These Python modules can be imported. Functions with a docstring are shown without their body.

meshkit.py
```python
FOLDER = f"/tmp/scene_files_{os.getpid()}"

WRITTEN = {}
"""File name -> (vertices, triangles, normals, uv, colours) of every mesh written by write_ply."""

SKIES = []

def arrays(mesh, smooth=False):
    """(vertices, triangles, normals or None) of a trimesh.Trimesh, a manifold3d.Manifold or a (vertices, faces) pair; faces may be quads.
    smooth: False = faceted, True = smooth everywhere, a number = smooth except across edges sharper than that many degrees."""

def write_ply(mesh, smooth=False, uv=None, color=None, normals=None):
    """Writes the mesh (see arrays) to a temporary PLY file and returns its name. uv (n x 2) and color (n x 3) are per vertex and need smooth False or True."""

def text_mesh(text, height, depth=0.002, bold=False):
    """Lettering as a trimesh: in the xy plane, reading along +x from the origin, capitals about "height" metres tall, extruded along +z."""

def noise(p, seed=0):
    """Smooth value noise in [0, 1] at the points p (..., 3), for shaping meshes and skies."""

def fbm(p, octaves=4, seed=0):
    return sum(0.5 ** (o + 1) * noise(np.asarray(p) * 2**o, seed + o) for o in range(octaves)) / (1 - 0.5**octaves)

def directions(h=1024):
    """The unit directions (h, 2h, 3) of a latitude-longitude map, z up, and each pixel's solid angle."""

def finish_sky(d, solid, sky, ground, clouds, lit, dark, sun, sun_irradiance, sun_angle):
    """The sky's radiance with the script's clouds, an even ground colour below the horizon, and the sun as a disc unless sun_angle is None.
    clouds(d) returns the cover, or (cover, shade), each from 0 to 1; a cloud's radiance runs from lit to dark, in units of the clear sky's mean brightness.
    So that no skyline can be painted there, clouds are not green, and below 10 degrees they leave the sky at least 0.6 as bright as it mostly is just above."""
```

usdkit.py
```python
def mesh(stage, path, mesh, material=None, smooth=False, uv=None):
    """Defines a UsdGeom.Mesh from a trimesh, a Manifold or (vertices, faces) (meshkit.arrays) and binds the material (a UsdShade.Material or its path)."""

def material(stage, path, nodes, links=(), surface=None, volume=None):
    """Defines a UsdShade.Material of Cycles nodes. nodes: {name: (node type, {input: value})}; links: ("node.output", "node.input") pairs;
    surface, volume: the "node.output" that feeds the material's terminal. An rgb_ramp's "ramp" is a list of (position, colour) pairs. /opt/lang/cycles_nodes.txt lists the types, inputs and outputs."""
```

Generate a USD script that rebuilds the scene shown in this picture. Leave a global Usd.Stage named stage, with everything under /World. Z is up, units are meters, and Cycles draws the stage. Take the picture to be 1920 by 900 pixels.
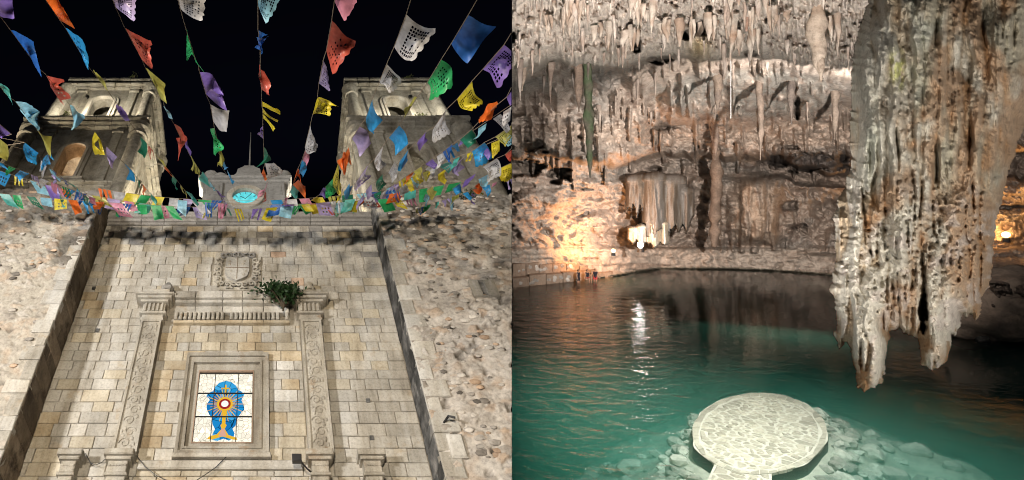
import math, random
import numpy as np, trimesh, usdkit, meshkit
import shapely
from shapely.geometry import Polygon, Point, box as sbox
from scipy.spatial import cKDTree
from scipy import ndimage
from scipy.interpolate import PchipInterpolator
from pxr import Usd, UsdGeom, UsdLux, UsdShade, Gf, Sdf, Vt

stage = Usd.Stage.CreateInMemory()
UsdGeom.SetStageUpAxis(stage, 'Z')
UsdGeom.Xform.Define(stage, '/World')
UsdGeom.Scope.Define(stage, '/World/Looks')

# ------------------------------------------------------------------ camera, sky, moon, exposure
F, PX, PY, W = 1100.0, 497.0, 360.0, 1920.0          # focal length and principal point in photo pixels
CAMZ = 9.5                                          # camera height over the cave water (water is z = 0)
cam = UsdGeom.Camera.Define(stage, '/World/camera')
cam.CreateHorizontalApertureAttr(36.0)
cam.CreateFocalLengthAttr(36.0 * F / W)
cam.CreateHorizontalApertureOffsetAttr(36.0 * (960 - PX) / W)
cam.CreateVerticalApertureOffsetAttr(36.0 * (PY - 450) / W)
cam.CreateClippingRangeAttr((0.1, 2000.0))
cam.AddTranslateOp().Set((0, 0, CAMZ)); cam.AddRotateXOp().Set(90.0)
cam.CreateExposureAttr(0.0)

SUN_EL, SUN_ROT = math.radians(3), math.radians(200)
usdkit.material(stage, '/World/Looks/night_sky', {
    's': ('sky_texture', {'sky_type': 'single_scattering', 'sun_disc': False, 'sun_elevation': SUN_EL, 'sun_rotation': SUN_ROT}),
    'g': ('rgb_to_bw', {}), 'm': ('mix', {'mix_type': 'multiply', 'fac': 1.0, 'color2': (0.35, 0.42, 1.0)}),
    'b': ('background_shader', {'strength': 0.0012})},
    [('s.color', 'g.color'), ('g.val', 'm.color1'), ('m.color', 'b.color')], surface='b.background')
sky = UsdLux.DomeLight.Define(stage, '/World/sky')
UsdShade.MaterialBindingAPI.Apply(sky.GetPrim()).Bind(UsdShade.Material.Get(stage, '/World/Looks/night_sky'))
sky.GetPrim().SetCustomDataByKey('kind', 'structure')
moon = UsdLux.DistantLight.Define(stage, '/World/moon')
moon.CreateNormalizeAttr(True); moon.CreateIntensityAttr(0.012); moon.CreateAngleAttr(0.5); moon.CreateColorAttr((0.75, 0.85, 1.0))
_d = np.array([math.sin(SUN_ROT) * math.cos(math.radians(50)), math.cos(SUN_ROT) * math.cos(math.radians(50)), math.sin(math.radians(50))])

def look_rot(d):
    """Matrix whose -z axis points along d."""
    z = -np.asarray(d, float) / np.linalg.norm(d)
    x = np.cross([0, 0, 1.0], z)
    x = np.array([1.0, 0, 0]) if np.linalg.norm(x) < 1e-6 else x / np.linalg.norm(x)
    return np.stack([x, np.cross(z, x), z])            # rows = axes (USD row-vector convention)

def mat4(rows, t):
    m = np.eye(4); m[:3, :3] = rows; m[3, :3] = t
    return Gf.Matrix4d(m.tolist())
moon.AddTransformOp().Set(mat4(look_rot(-_d), (0, 0, 60)))

# the church stands in a frame of its own (x right, y into the wall, z up; origin at the camera), tipped back as the photo looks up at it
TH = math.atan(F / 780.0)
C, S = math.cos(TH), math.sin(TH)
CH_ROWS = np.array([[1, 0, 0], [0, C, -S], [0, S, C]])
CHURCH = mat4(CH_ROWS, (0, 0, CAMZ))
def ch_world(p):
    return np.asarray(p, float) @ CH_ROWS + np.array([0, 0, CAMZ])

lights_n = {}
def spot(parent, pos, aim, power, color, cone=60.0, soft=0.4, radius=0.15, name='lamp_light'):
    i = lights_n.get(parent, 0); lights_n[parent] = i + 1
    l = UsdLux.SphereLight.Define(stage, f'{parent}/{name}' + (f'_{i:03d}' if i else ''))
    l.CreateRadiusAttr(radius); l.CreateNormalizeAttr(True); l.CreateIntensityAttr(power); l.CreateColorAttr(color)
    if cone:
        sh = UsdLux.ShapingAPI.Apply(l.GetPrim()); sh.CreateShapingConeAngleAttr(cone); sh.CreateShapingConeSoftnessAttr(soft)
    l.AddTransformOp().Set(mat4(look_rot(np.asarray(aim, float) - np.asarray(pos, float)), tuple(map(float, pos))))
    return l

# ------------------------------------------------------------------ helpers
used = {}
def numbered(path):
    n = used.get(path, 0); used[path] = n + 1
    return path if n == 0 else f'{path}_{n:03d}'
LOOK = {}
def bind(name): return LOOK[name]
def tag(p, label=None, cat=None, group=None, kind=None):
    for k, v in (('label', label), ('category', cat), ('group', group), ('kind', kind)):
        if v: p.SetCustomDataByKey(k, v)
    return p
def thing(name, label=None, cat=None, group=None, kind=None, m=None):
    x = UsdGeom.Xform.Define(stage, numbered('/World/' + name))
    if m is not None: x.AddTransformOp().Set(m)
    return tag(x.GetPrim(), label, cat, group, kind)
def obj(name, mesh, look, parent=None, smooth=False, tint=None, **kw):
    path = numbered((str(parent.GetPath()) if parent else '/World') + '/' + name)
    if not hasattr(mesh, 'vertices'):                     # drop points that no face uses
        v, f = np.asarray(mesh[0], float), np.asarray(mesh[1], int)
        u, inv = np.unique(f, return_inverse=True)
        if len(u) < len(v):
            mesh = (v[u], inv.reshape(f.shape)); tint = None if tint is None else np.asarray(tint)[u]
    m = usdkit.mesh(stage, path, mesh, LOOK[look], smooth=smooth)
    if tint is not None:
        UsdGeom.PrimvarsAPI(m).CreatePrimvar('tint', Sdf.ValueTypeNames.Color3fArray, 'vertex').Set(Vt.Vec3fArray.FromNumpy(np.ascontiguousarray(tint, np.float32)))
    return tag(m.GetPrim(), **kw)
def at_base(name, mesh, look, base, m=None, smooth=False, tint=None, **kw):
    """A one-mesh thing with its origin at base."""
    v, f = (np.array(mesh.vertices), np.array(mesh.faces)) if hasattr(mesh, 'vertices') else (np.asarray(mesh[0], float), mesh[1])
    p = obj(name, (v - np.asarray(base), f), look, None, smooth, tint, **kw)
    t = Gf.Matrix4d(1.0).SetTranslate(Gf.Vec3d(*map(float, base)))
    UsdGeom.Xformable(p).AddTransformOp().Set(t * m if m is not None else t)
    return p

class MB:
    def __init__(s): s.v, s.f, s.n = [], [], 0
    def add(s, v, f):
        v = np.asarray(v, float); f = np.asarray(f, int)
        if f.shape[1] == 4: f = np.vstack([f[:, [0, 1, 2]], f[:, [0, 2, 3]]])
        s.v.append(v); s.f.append(f + s.n); s.n += len(v); return s
    def tm(s, m): return s.add(m.vertices, m.faces)
    def box(s, x0, x1, y0, y1, z0, z1):
        v = [(x, y, z) for x in (x0, x1) for y in (y0, y1) for z in (z0, z1)]
        return s.add(v, [(0, 1, 3, 2), (4, 6, 7, 5), (0, 4, 5, 1), (2, 3, 7, 6), (0, 2, 6, 4), (1, 5, 7, 3)])
    def lathe(s, cx, cy, prof, n=14):
        """prof: (r, z) from bottom to top."""
        a = np.arange(n) * 2 * np.pi / n
        v = np.array([(cx + r * math.cos(t), cy + r * math.sin(t), z) for r, z in prof for t in a])
        f = [(i * n + j, i * n + (j + 1) % n, (i + 1) * n + (j + 1) % n, (i + 1) * n + j) for i in range(len(prof) - 1) for j in range(n)]
        s.add(v, f)
        for i, flip in ((0, True), (len(prof) - 1, False)):
            c = len(v); vv = np.vstack([v[i * n:(i + 1) * n], [[cx, cy, prof[i][1]]]])
            s.add(vv, [((j + 1) % n, j, n) if flip else (j, (j + 1) % n, n) for j in range(n)])
        return s
    def tube(s, pts, r, n=6):
        p = np.asarray(pts, float); t = np.gradient(p, axis=0); t /= np.linalg.norm(t, axis=1, keepdims=True) + 1e-9
        a = np.cross(t, [0.31, 0.17, 0.93]); a /= np.linalg.norm(a, axis=1, keepdims=True) + 1e-9; b = np.cross(t, a)
        ang = np.arange(n) * 2 * np.pi / n; r = np.broadcast_to(r, (len(p),))
        v = p[:, None] + r[:, None, None] * (np.cos(ang)[None, :, None] * a[:, None] + np.sin(ang)[None, :, None] * b[:, None])
        i, j = np.meshgrid(np.arange(len(p) - 1), np.arange(n), indexing='ij'); i, j = i.ravel(), j.ravel()
        return s.add(v.reshape(-1, 3), np.stack([i * n + j, i * n + (j + 1) % n, (i + 1) * n + (j + 1) % n, (i + 1) * n + j], 1))
    def poly(s, pts2, y, up=True):
        """flat polygon in the xz plane at depth y, facing -y."""
        p = Polygon(pts2) if not isinstance(pts2, Polygon) else pts2
        for g in getattr(p, 'geoms', [p]):
            v, f = trimesh.creation.triangulate_polygon(g, engine='earcut')
            s.add(np.column_stack([v[:, 0], np.full(len(v), y), v[:, 1]]), f)
        return s
    def slab(s, poly, y0, y1):
        """polygon in xz extruded from y0 (front) to y1."""
        for g in getattr(poly, 'geoms', [poly]):
            if g.is_empty or g.area < 1e-7: continue
            e = trimesh.creation.extrude_polygon(g, y1 - y0, engine='earcut')
            v = np.array(e.vertices)
            s.add(np.column_stack([v[:, 0], y1 - v[:, 2], v[:, 1]]), e.faces)   # mirrored twice keeps it outward
        return s
    def get(s): return np.vstack(s.v), np.vstack(s.f)

rng = np.random.default_rng(7)
random.seed(5)

def block(x0, x1, y0, z0, z1, depth=0.3, ch=0.03, jit=0.012):
    """A dressed stone whose face looks to -y, chamfered, slightly uneven: 18 triangles."""
    j = lambda: rng.uniform(-jit, jit)
    B = [(x0, y0 + depth, z0), (x1, y0 + depth, z0), (x1, y0 + depth, z1), (x0, y0 + depth, z1)]
    Mi = [(x, y0 + ch, z) for x, _, z in B]
    cx = [ch, -ch, -ch, ch]; cz = [ch, ch, -ch, -ch]
    Fr = [(p[0] + cx[i] + j() * .7, y0 + j(), p[2] + cz[i] + j() * .7) for i, p in enumerate(B)]
    f = []
    for a in (0, 4):
        for i in range(4):
            k = (i + 1) % 4
            f += [(a + i, a + k, a + 4 + k), (a + i, a + 4 + k, a + 4 + i)]
    f += [(8, 9, 10), (8, 10, 11)]
    return np.array(B + Mi + Fr), np.array(f)

def rock_lump(r, seed, squash=(1, 1, 1), n=1):
    m = trimesh.creation.icosphere(n, 1.0) if n else trimesh.creation.icosahedron()
    v = np.array(m.vertices)
    v *= (0.72 + 0.56 * meshkit.noise(v * 1.7 + seed * 3.1, seed))[:, None]
    return v * r * np.asarray(squash), np.array(m.faces)

def mix3(a, b, t): return np.asarray(a)[None] * (1 - t[:, None]) + np.asarray(b)[None] * t[:, None] if np.ndim(a) == 1 else a * (1 - t[:, None]) + np.asarray(b)[None] * t[:, None]
def sstep(a, b, x): t = np.clip((x - a) / (b - a), 0, 1); return t * t * (3 - 2 * t)

# ------------------------------------------------------------------ materials
def stone(name, ramp, scale=1.2, fine=14.0, bump=0.5, bdist=0.03, rough=0.92, rand=0.18, stain=None, streak=None):
    n = {'g': ('geometry', {}), 'n1': ('noise_texture', {'scale': scale, 'detail': 5, 'roughness': 0.62}),
         'r1': ('rgb_ramp', {'ramp': ramp}), 'n2': ('noise_texture', {'scale': fine, 'detail': 6, 'roughness': 0.7}),
         'r2': ('rgb_ramp', {'ramp': [(0.25, (0.45,) * 3), (0.5, (0.95,) * 3), (0.8, (1.15,) * 3)]}),
         'm': ('mix', {'mix_type': 'multiply', 'fac': 0.75}), 'o': ('object_info', {}),
         'mr': ('map_range', {'from_min': 0, 'from_max': 1, 'to_min': 1 - rand, 'to_max': 1 + rand}),
         'h': ('hsv', {}), 'b': ('bump', {'strength': bump, 'distance': bdist}),
         'p': ('principled_bsdf', {'roughness': rough, 'specular_ior_level': 0.25})}
    l = [('g.position', 'n1.vector'), ('g.position', 'n2.vector'), ('n1.fac', 'r1.fac'), ('n2.fac', 'r2.fac'), ('r1.color', 'm.color1'), ('r2.color', 'm.color2'),
         ('o.random', 'mr.value'), ('mr.result', 'h.value'), ('m.color', 'h.color'), ('n2.fac', 'b.height'), ('b.normal', 'p.normal')]
    last = 'h.color'
    if stain:
        n['n3'] = ('noise_texture', {'scale': stain[2], 'detail': 6, 'roughness': 0.68}); n['r3'] = ('rgb_ramp', {'ramp': [(stain[0], (0,) * 3), (stain[1], (1,) * 3)]})
        n['m3'] = ('mix', {'mix_type': 'mix', 'color2': stain[3]})
        l += [('g.position', 'n3.vector'), ('n3.fac', 'r3.fac'), ('r3.color', 'm3.fac'), (last, 'm3.color1')]; last = 'm3.color'
    if streak:
        n.update({'tc': ('texture_coordinate', {}), 'mp': ('mapping', {'scale': (1.5, 1.5, .22)}), 'n4': ('noise_texture', {'scale': 1.0, 'detail': 7, 'roughness': .66}), 'r4': ('rgb_ramp', {'ramp': [(.40, (1,) * 3), (.56, (.80, .77, .72)), (.74, (.42, .38, .33))]}), 'm4': ('mix', {'mix_type': 'multiply', 'fac': streak})})
        l += [('tc.object', 'mp.vector'), ('mp.vector', 'n4.vector'), ('n4.fac', 'r4.fac'), (last, 'm4.color1'), ('r4.color', 'm4.color2')]; last = 'm4.color'
    l += [(last, 'p.base_color')]
    LOOK[name] = usdkit.material(stage, '/World/Looks/' + name, n, l, surface='p.BSDF')

def tinted(name, fine=9.0, bump=0.6, bdist=0.05, rough=0.9, lo=0.55, hi=1.2, spec=0.25):
    LOOK[name] = usdkit.material(stage, '/World/Looks/' + name, {
        'g': ('geometry', {}), 'a': ('attribute', {'attribute': 'tint'}), 'n2': ('noise_texture', {'scale': fine, 'detail': 7, 'roughness': 0.7}),
        'r2': ('rgb_ramp', {'ramp': [(0.28, (lo,) * 3), (0.5, (0.95,) * 3), (0.75, (hi,) * 3)]}), 'm': ('mix', {'mix_type': 'multiply', 'fac': 1.0}),
        'b': ('bump', {'strength': bump, 'distance': bdist}), 'p': ('principled_bsdf', {'roughness': rough, 'specular_ior_level': spec})},
        [('g.position', 'n2.vector'), ('n2.fac', 'r2.fac'), ('a.color', 'm.color1'), ('r2.color', 'm.color2'), ('m.color', 'p.base_color'), ('n2.fac', 'b.height'), ('b.normal', 'p.normal')], surface='p.BSDF')

def flat(name, col, rough=0.6, spec=0.4, metal=0.0):
    LOOK[name] = usdkit.material(stage, '/World/Looks/' + name, {'p': ('principled_bsdf', {'base_color': col, 'roughness': rough, 'specular_ior_level': spec, 'metallic': metal})}, surface='p.BSDF')
def glow(name, col, strength):
    LOOK[name] = usdkit.material(stage, '/World/Looks/' + name, {'e': ('emission', {'color': col, 'strength': strength})}, surface='e.emission')

G = lambda *c: tuple(c)
DIRT = (0.60, 0.74, 1.1, G(0.13, 0.115, 0.10))
stone('ashlar', [(0.3, G(.38, .365, .335)), (0.5, G(.47, .455, .425)), (0.7, G(.54, .52, .485))], stain=(0.60, 0.80, 0.9, G(.36, .26, .14)), streak=1.0)
stone('ashlar_white', [(0.3, G(.47, .465, .45)), (0.7, G(.58, .57, .55))], stain=(0.63, 0.8, 1.3, G(.25, .21, .17)), streak=1.0)
stone('ashlar_ochre', [(0.3, G(.40, .32, .22)), (0.5, G(.47, .40, .295)), (0.7, G(.52, .47, .385))], stain=(0.62, 0.78, 1.5, G(.17, .11, .06)), streak=1.0)
stone('ashlar_cream', [(0.3, G(.41, .37, .30)), (0.7, G(.54, .50, .42))], stain=(0.62, 0.8, 1.1, G(.30, .21, .12)), streak=1.0)
stone('ashlar_rose', [(0.3, G(.34, .24, .18)), (0.7, G(.50, .38, .30))], streak=1.0)
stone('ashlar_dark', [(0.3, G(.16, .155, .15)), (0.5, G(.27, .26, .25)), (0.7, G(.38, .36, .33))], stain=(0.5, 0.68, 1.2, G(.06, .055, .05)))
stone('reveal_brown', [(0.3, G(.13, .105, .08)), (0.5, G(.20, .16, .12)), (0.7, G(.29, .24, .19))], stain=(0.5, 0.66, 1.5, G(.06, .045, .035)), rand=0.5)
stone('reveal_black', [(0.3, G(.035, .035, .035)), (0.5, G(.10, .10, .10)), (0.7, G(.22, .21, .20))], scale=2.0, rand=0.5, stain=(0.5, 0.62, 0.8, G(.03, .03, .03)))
stone('mortar', [(0.3, G(.22, .20, .17)), (0.7, G(.36, .33, .28))], rand=0)
stone('carved', [(0.3, G(.33, .31, .28)), (0.5, G(.44, .42, .38)), (0.7, G(.52, .49, .44))], fine=22, bump=0.7, stain=(0.58, 0.75, 1.6, G(.27, .18, .10)), rand=0.12, streak=1.0)
stone('tower_stone', [(0.3, G(.24, .225, .20)), (0.5, G(.37, .355, .315)), (0.7, G(.48, .455, .40))], scale=1.0, fine=6, bump=.9, bdist=.09, streak=.9, stain=(0.54, 0.72, 0.7, G(.11, .10, .085)), rand=0.12)
stone('gable_stone', [(0.3, G(.17, .17, .17)), (0.7, G(.33, .33, .33))], scale=.8, fine=7, rand=0.1)
stone('rubble_stone', [(0.3, G(.30, .27, .24)), (0.5, G(.44, .41, .38)), (0.7, G(.55, .52, .48))], scale=1.5, rand=0.35)
stone('rubble_warm', [(0.3, G(.36, .25, .17)), (0.7, G(.50, .38, .29))], scale=2.5, rand=0.3)
stone('rubble_dark', [(0.3, G(.10, .09, .08)), (0.7, G(.22, .20, .18))], scale=2.5, rand=0.3)
tinted('rubble', fine=10, bump=0.7, bdist=0.04)
tinted('cave_rock', fine=1.6, bump=0.7, bdist=0.25, lo=.45, hi=1.25)
tinted('drip_rock', fine=6.5, bump=0.8, bdist=0.07, lo=.5, hi=1.25, rough=.75, spec=.35)
flat('iron', G(.02, .02, .022), .5); flat('lamp_case', G(.03, .03, .032), .4); flat('divider', G(.01, .01, .01), .9, 0.1)
flat('cord', G(.22, .17, .12), .8); flat('white_cord', G(.7, .7, .68), .6); flat('lead', G(.015, .013, .012), .5)
LOOK['pane_cream'] = usdkit.material(stage, '/World/Looks/pane_cream', {
    'g': ('geometry', {}), 'v': ('voronoi_texture', {'feature': 'distance_to_edge', 'scale': 7.5, 'randomness': 1.0}),
    'v2': ('voronoi_texture', {'feature': 'f1', 'scale': 7.5}), 'hs': ('separate_color', {}), 'mr': ('map_range', {'to_min': .78, 'to_max': 1.12}),
    'r': ('rgb_ramp', {'ramp': [(0.0, G(.10, .08, .05)), (0.012, G(.42, .36, .26)), (0.03, G(1, .93, .76)), (1, G(1, .95, .82))]}),
    'm': ('mix', {'mix_type': 'multiply', 'fac': 1.0}), 'e': ('emission', {'strength': 1.2})},
    [('g.position', 'v.vector'), ('g.position', 'v2.vector'), ('v2.color', 'hs.color'), ('hs.r', 'mr.value'), ('v.distance', 'r.fac'), ('r.color', 'm.color1'), ('mr.result', 'm.color2'), ('m.color', 'e.color')], surface='e.emission')
LOOK['pane_blue'] = usdkit.material(stage, '/World/Looks/pane_blue', {
    'g': ('geometry', {}), 'v': ('voronoi_texture', {'feature': 'distance_to_edge', 'scale': 3.6}), 'v2': ('voronoi_texture', {'scale': 3.6}), 'hs': ('separate_color', {}),
    'r2': ('rgb_ramp', {'ramp': [(0.1, G(.01, .22, .60)), (0.6, G(.02, .37, .82)), (0.95, G(.08, .50, .92))]}),
    'r': ('rgb_ramp', {'ramp': [(0.0, G(.1, .1, .1)), (0.02, G(.2, .2, .2)), (0.035, G(1, 1, 1)), (1, G(1, 1, 1))]}), 'm': ('mix', {'mix_type': 'multiply', 'fac': 1.0}), 'e': ('emission', {'strength': .85})},
    [('g.position', 'v.vector'), ('g.position', 'v2.vector'), ('v2.color', 'hs.color'), ('hs.g', 'r2.fac'), ('v.distance', 'r.fac'), ('r2.color', 'm.color1'), ('r.color', 'm.color2'), ('m.color', 'e.color')], surface='e.emission')
glow('pane_gold', G(.95, .55, .04), .9); glow('pane_orange', G(.85, .35, .06), .8); glow('pane_red', G(.45, .03, .03), .8); glow('pane_white', G(1, .97, .9), 1.0); glow('pane_pink', G(.9, .5, .38), .8)
LOOK['clock_lit'] = usdkit.material(stage, '/World/Looks/clock_lit', {'g': ('geometry', {}), 'n': ('noise_texture', {'scale': 3.0, 'detail': 4}), 'r': ('rgb_ramp', {'ramp': [(0.3, G(.07, .50, .56)), (0.6, G(.16, .78, .82)), (0.8, G(.45, .95, .98))]}), 'e': ('emission', {'strength': 1.1})},
    [('g.position', 'n.vector'), ('n.fac', 'r.fac'), ('r.color', 'e.color')], surface='e.emission')
glow('lamp_white', G(1, .97, .92), 45.0); glow('lamp_warm', G(1, .62, .25), 9.0)

def leafy(name, col, col2):
    LOOK[name] = usdkit.material(stage, '/World/Looks/' + name, {'g': ('geometry', {}), 'r': ('rgb_ramp', {'ramp': [(0, col), (1, col2)]}), 'd': ('principled_bsdf', {'roughness': .6}), 't': ('translucent_bsdf', {}), 'm': ('mix_closure', {'fac': .3})},
        [('g.random_per_island', 'r.fac'), ('r.color', 'd.base_color'), ('r.color', 't.color'), ('d.BSDF', 'm.closure1'), ('t.BSDF', 'm.closure2')], surface='m.closure')
leafy('leaf_green', G(.015, .045, .01), G(.06, .11, .025)); leafy('leaf_dry', G(.08, .09, .03), G(.16, .13, .05))
flat('bark', G(.06, .045, .03), .9)

PAPER = {'white': (.62, .62, .66), 'lilac': (.42, .34, .62), 'purple': (.22, .14, .50), 'blue': (.02, .13, .50), 'light blue': (.03, .32, .72), 'sky blue': (.30, .62, .80), 'teal': (.10, .48, .44), 'green': (.03, .42, .14),
         'dark green': (.01, .18, .11), 'yellow': (.72, .60, .03), 'olive yellow': (.46, .44, .10), 'orange': (.80, .16, .02), 'red': (.52, .09, .06), 'pink': (.70, .28, .42)}
for k, c in PAPER.items():
    c = tuple(x * .8 for x in c)
    nm = 'paper_' + k.replace(' ', '_')
    LOOK[nm] = usdkit.material(stage, '/World/Looks/' + nm, {
        'g': ('geometry', {}), 'n': ('noise_texture', {'scale': 9.0, 'detail': 4}), 'r': ('rgb_ramp', {'ramp': [(.3, tuple(x * .75 for x in c)), (.7, tuple(min(x * 1.15 + .01, .9) for x in c))]}),
        'b': ('bump', {'strength': .35, 'distance': .02}), 'd': ('principled_bsdf', {'roughness': .38, 'specular_ior_level': .5}), 't': ('translucent_bsdf', {}), 'm': ('mix_closure', {'fac': .42})},
        [('g.position', 'n.vector'), ('n.fac', 'r.fac'), ('n.fac', 'b.height'), ('b.normal', 'd.normal'), ('r.color', 'd.base_color'), ('r.color', 't.color'), ('d.BSDF', 'm.closure1'), ('t.BSDF', 'm.closure2')], surface='m.closure')
# ================================================================== the divider between the two places of the composite
KP = (960 - PX) / F                                  # the divider's plane holds the camera: X = KP * Y
def divider():
    y0, y1, z0, z1, t = 10.0, 112.0, -6.0, 46.0, 0.004
    v = [(KP * y - (t if i else 0), y, z) for i in (0, 1) for y in (y0, y1) for z in (z0, z1)]
    return np.array(v), np.array([(0, 2, 1), (2, 3, 1), (4, 5, 6), (6, 5, 7), (0, 1, 4), (4, 1, 5), (2, 6, 3), (6, 7, 3), (1, 3, 5), (5, 3, 7), (0, 4, 2), (2, 4, 6)])
obj('divider', divider(), 'divider', kind='structure', label='thin black upright sheet parting the church square from the cave')

# ================================================================== church
def fz(px, py, y=16.0):
    """Where the ray through a photo pixel meets the church plane at depth y: (x, z)."""
    r = (PY - py) / F
    z = y * (r * C + S) / (C - r * S)
    return (px - PX) * (y * C + z * S) / F, z
def cutx(y, z): return KP * (y * C + z * S) - 0.012

XL, XR, ZT = -6.91, 4.68, 20.7                       # inner corners and top of the main wall
YL, YR = 14.62, 14.88                                # fronts of the two flanking walls
church = thing('church_facade', 'pale ashlar church front with stained glass window, pilasters and carved shield', 'church', m=CHURCH)

# openings that the stone courses leave free (x0, x1, z0, z1)
wx0, wz1 = fz(374, 698); wx1, _ = fz(475, 698); wxa, wz0 = fz(361, 830); wxb, _ = fz(471, 830)
WX0, WX1, WZ0, WZ1 = (wx0 + wxa) / 2, (wx1 + wxb) / 2, wz0, wz1
fx0, fz1 = fz(354, 667); fx1, _ = fz(506, 667); fxa, fz0 = fz(325, 856); fxb, _ = fz(502, 856)
FX0, FX1, FZ0, FZ1 = (fx0 + fxa) / 2, (fx1 + fxb) / 2, fz0, fz1
obj('wall', MB().slab(sbox(XL - .3, -1.6, XR + .3, ZT - .05).difference(sbox(WX0, WZ0, WX1, WZ1)), 16.05, 16.9).get(), 'mortar', church)
LEDGE = fz(400, 862)[1]
PLX, PRX = fz(283, 625)[0], fz(583, 625)[0]          # pilaster centres
ENT0, ENT1 = fz(430, 607)[1], fz(430, 563)[1]
CAPT = fz(300, 556)[1]
SHX, SHZ = fz(445, 508)
holes = [sbox(FX0, FZ0, FX1, FZ1), sbox(SHX - 1.0, SHZ - 1.12, SHX + .98, SHZ + 1.15), sbox(PLX - .37, LEDGE, PLX + .37, CAPT), sbox(PRX - .37, LEDGE, PRX + .37, CAPT), sbox(PLX - .3, ENT0 - .05, PRX + .3, ENT1 + .1)]
free = shapely.union_all(holes)
z = 7.6; blocks = []
row = 0
while z < 19.95:
    h = min(rng.uniform(.33, .45), 20.0 - z) if z < 19.5 else 20.0 - z
    x = XL - rng.uniform(.0, .5)
    while x < XR:
        w = rng.uniform(.42, .9) if z < 13 else rng.uniform(.36, .72)
        if XR - x - w < .35: w = XR - x
        x0, x1 = max(x, XL), min(x + w, XR)
        if x1 - x0 > .12:
            cell = sbox(x0, z, x1, z + h)
            rest = cell.difference(free)
            for g in getattr(rest, 'geoms', [rest]):
                if g.is_empty or g.area < .03: continue
                b = g.bounds
                if min(b[2] - b[0], b[3] - b[1]) > .09: blocks.append(b)
        x += w
    z += h
def wall_look(cx, cz):
    r = rng.random()
    within = PLX < cx < PRX and cz < ENT0
    n = float(meshkit.noise(np.array([cx * .35, cz * .35, 4.0]), 3))
    if cx < XL + .75: return 'ashlar_ochre' if r < .6 else 'ashlar_cream'
    if within and (cz > ENT0 - 1.5 or cx < PLX + .8) : return 'ashlar_ochre' if r < .6 else 'ashlar_cream'  # ochre beside the left pilaster paints in its shadow; under entablature it is staining
    if within: return 'ashlar_ochre' if r < .14 else ('ashlar_white' if r > .85 else ('ashlar' if r > .5 else 'ashlar_cream'))
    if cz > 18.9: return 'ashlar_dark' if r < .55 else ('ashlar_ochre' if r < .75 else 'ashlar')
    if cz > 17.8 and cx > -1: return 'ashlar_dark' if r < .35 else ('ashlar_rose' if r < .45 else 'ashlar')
    if n > .6 and r < .5: return 'ashlar_cream'
    return 'ashlar_white' if r < .13 else ('ashlar_rose' if r < .14 else ('ashlar_ochre' if r < .15 else ('ashlar_cream' if r < .3 else 'ashlar')))
blocks.sort(key=lambda b: -(b[2] - b[0]) * (b[3] - b[1]))
rest = MB()
for i, (x0, z0, x1, z1) in enumerate(blocks):
    big = block(x0 + .008, x1 - .008, 16.0 + rng.uniform(-.018, .012), z0 + .008, z1 - .008, ch=.018, jit=.008)
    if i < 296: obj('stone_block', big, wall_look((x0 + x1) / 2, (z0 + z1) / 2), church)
    else: rest.add(*big)
if rest.v: obj('small_stone_block', rest.get(), 'ashlar', church, kind='stuff')

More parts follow.
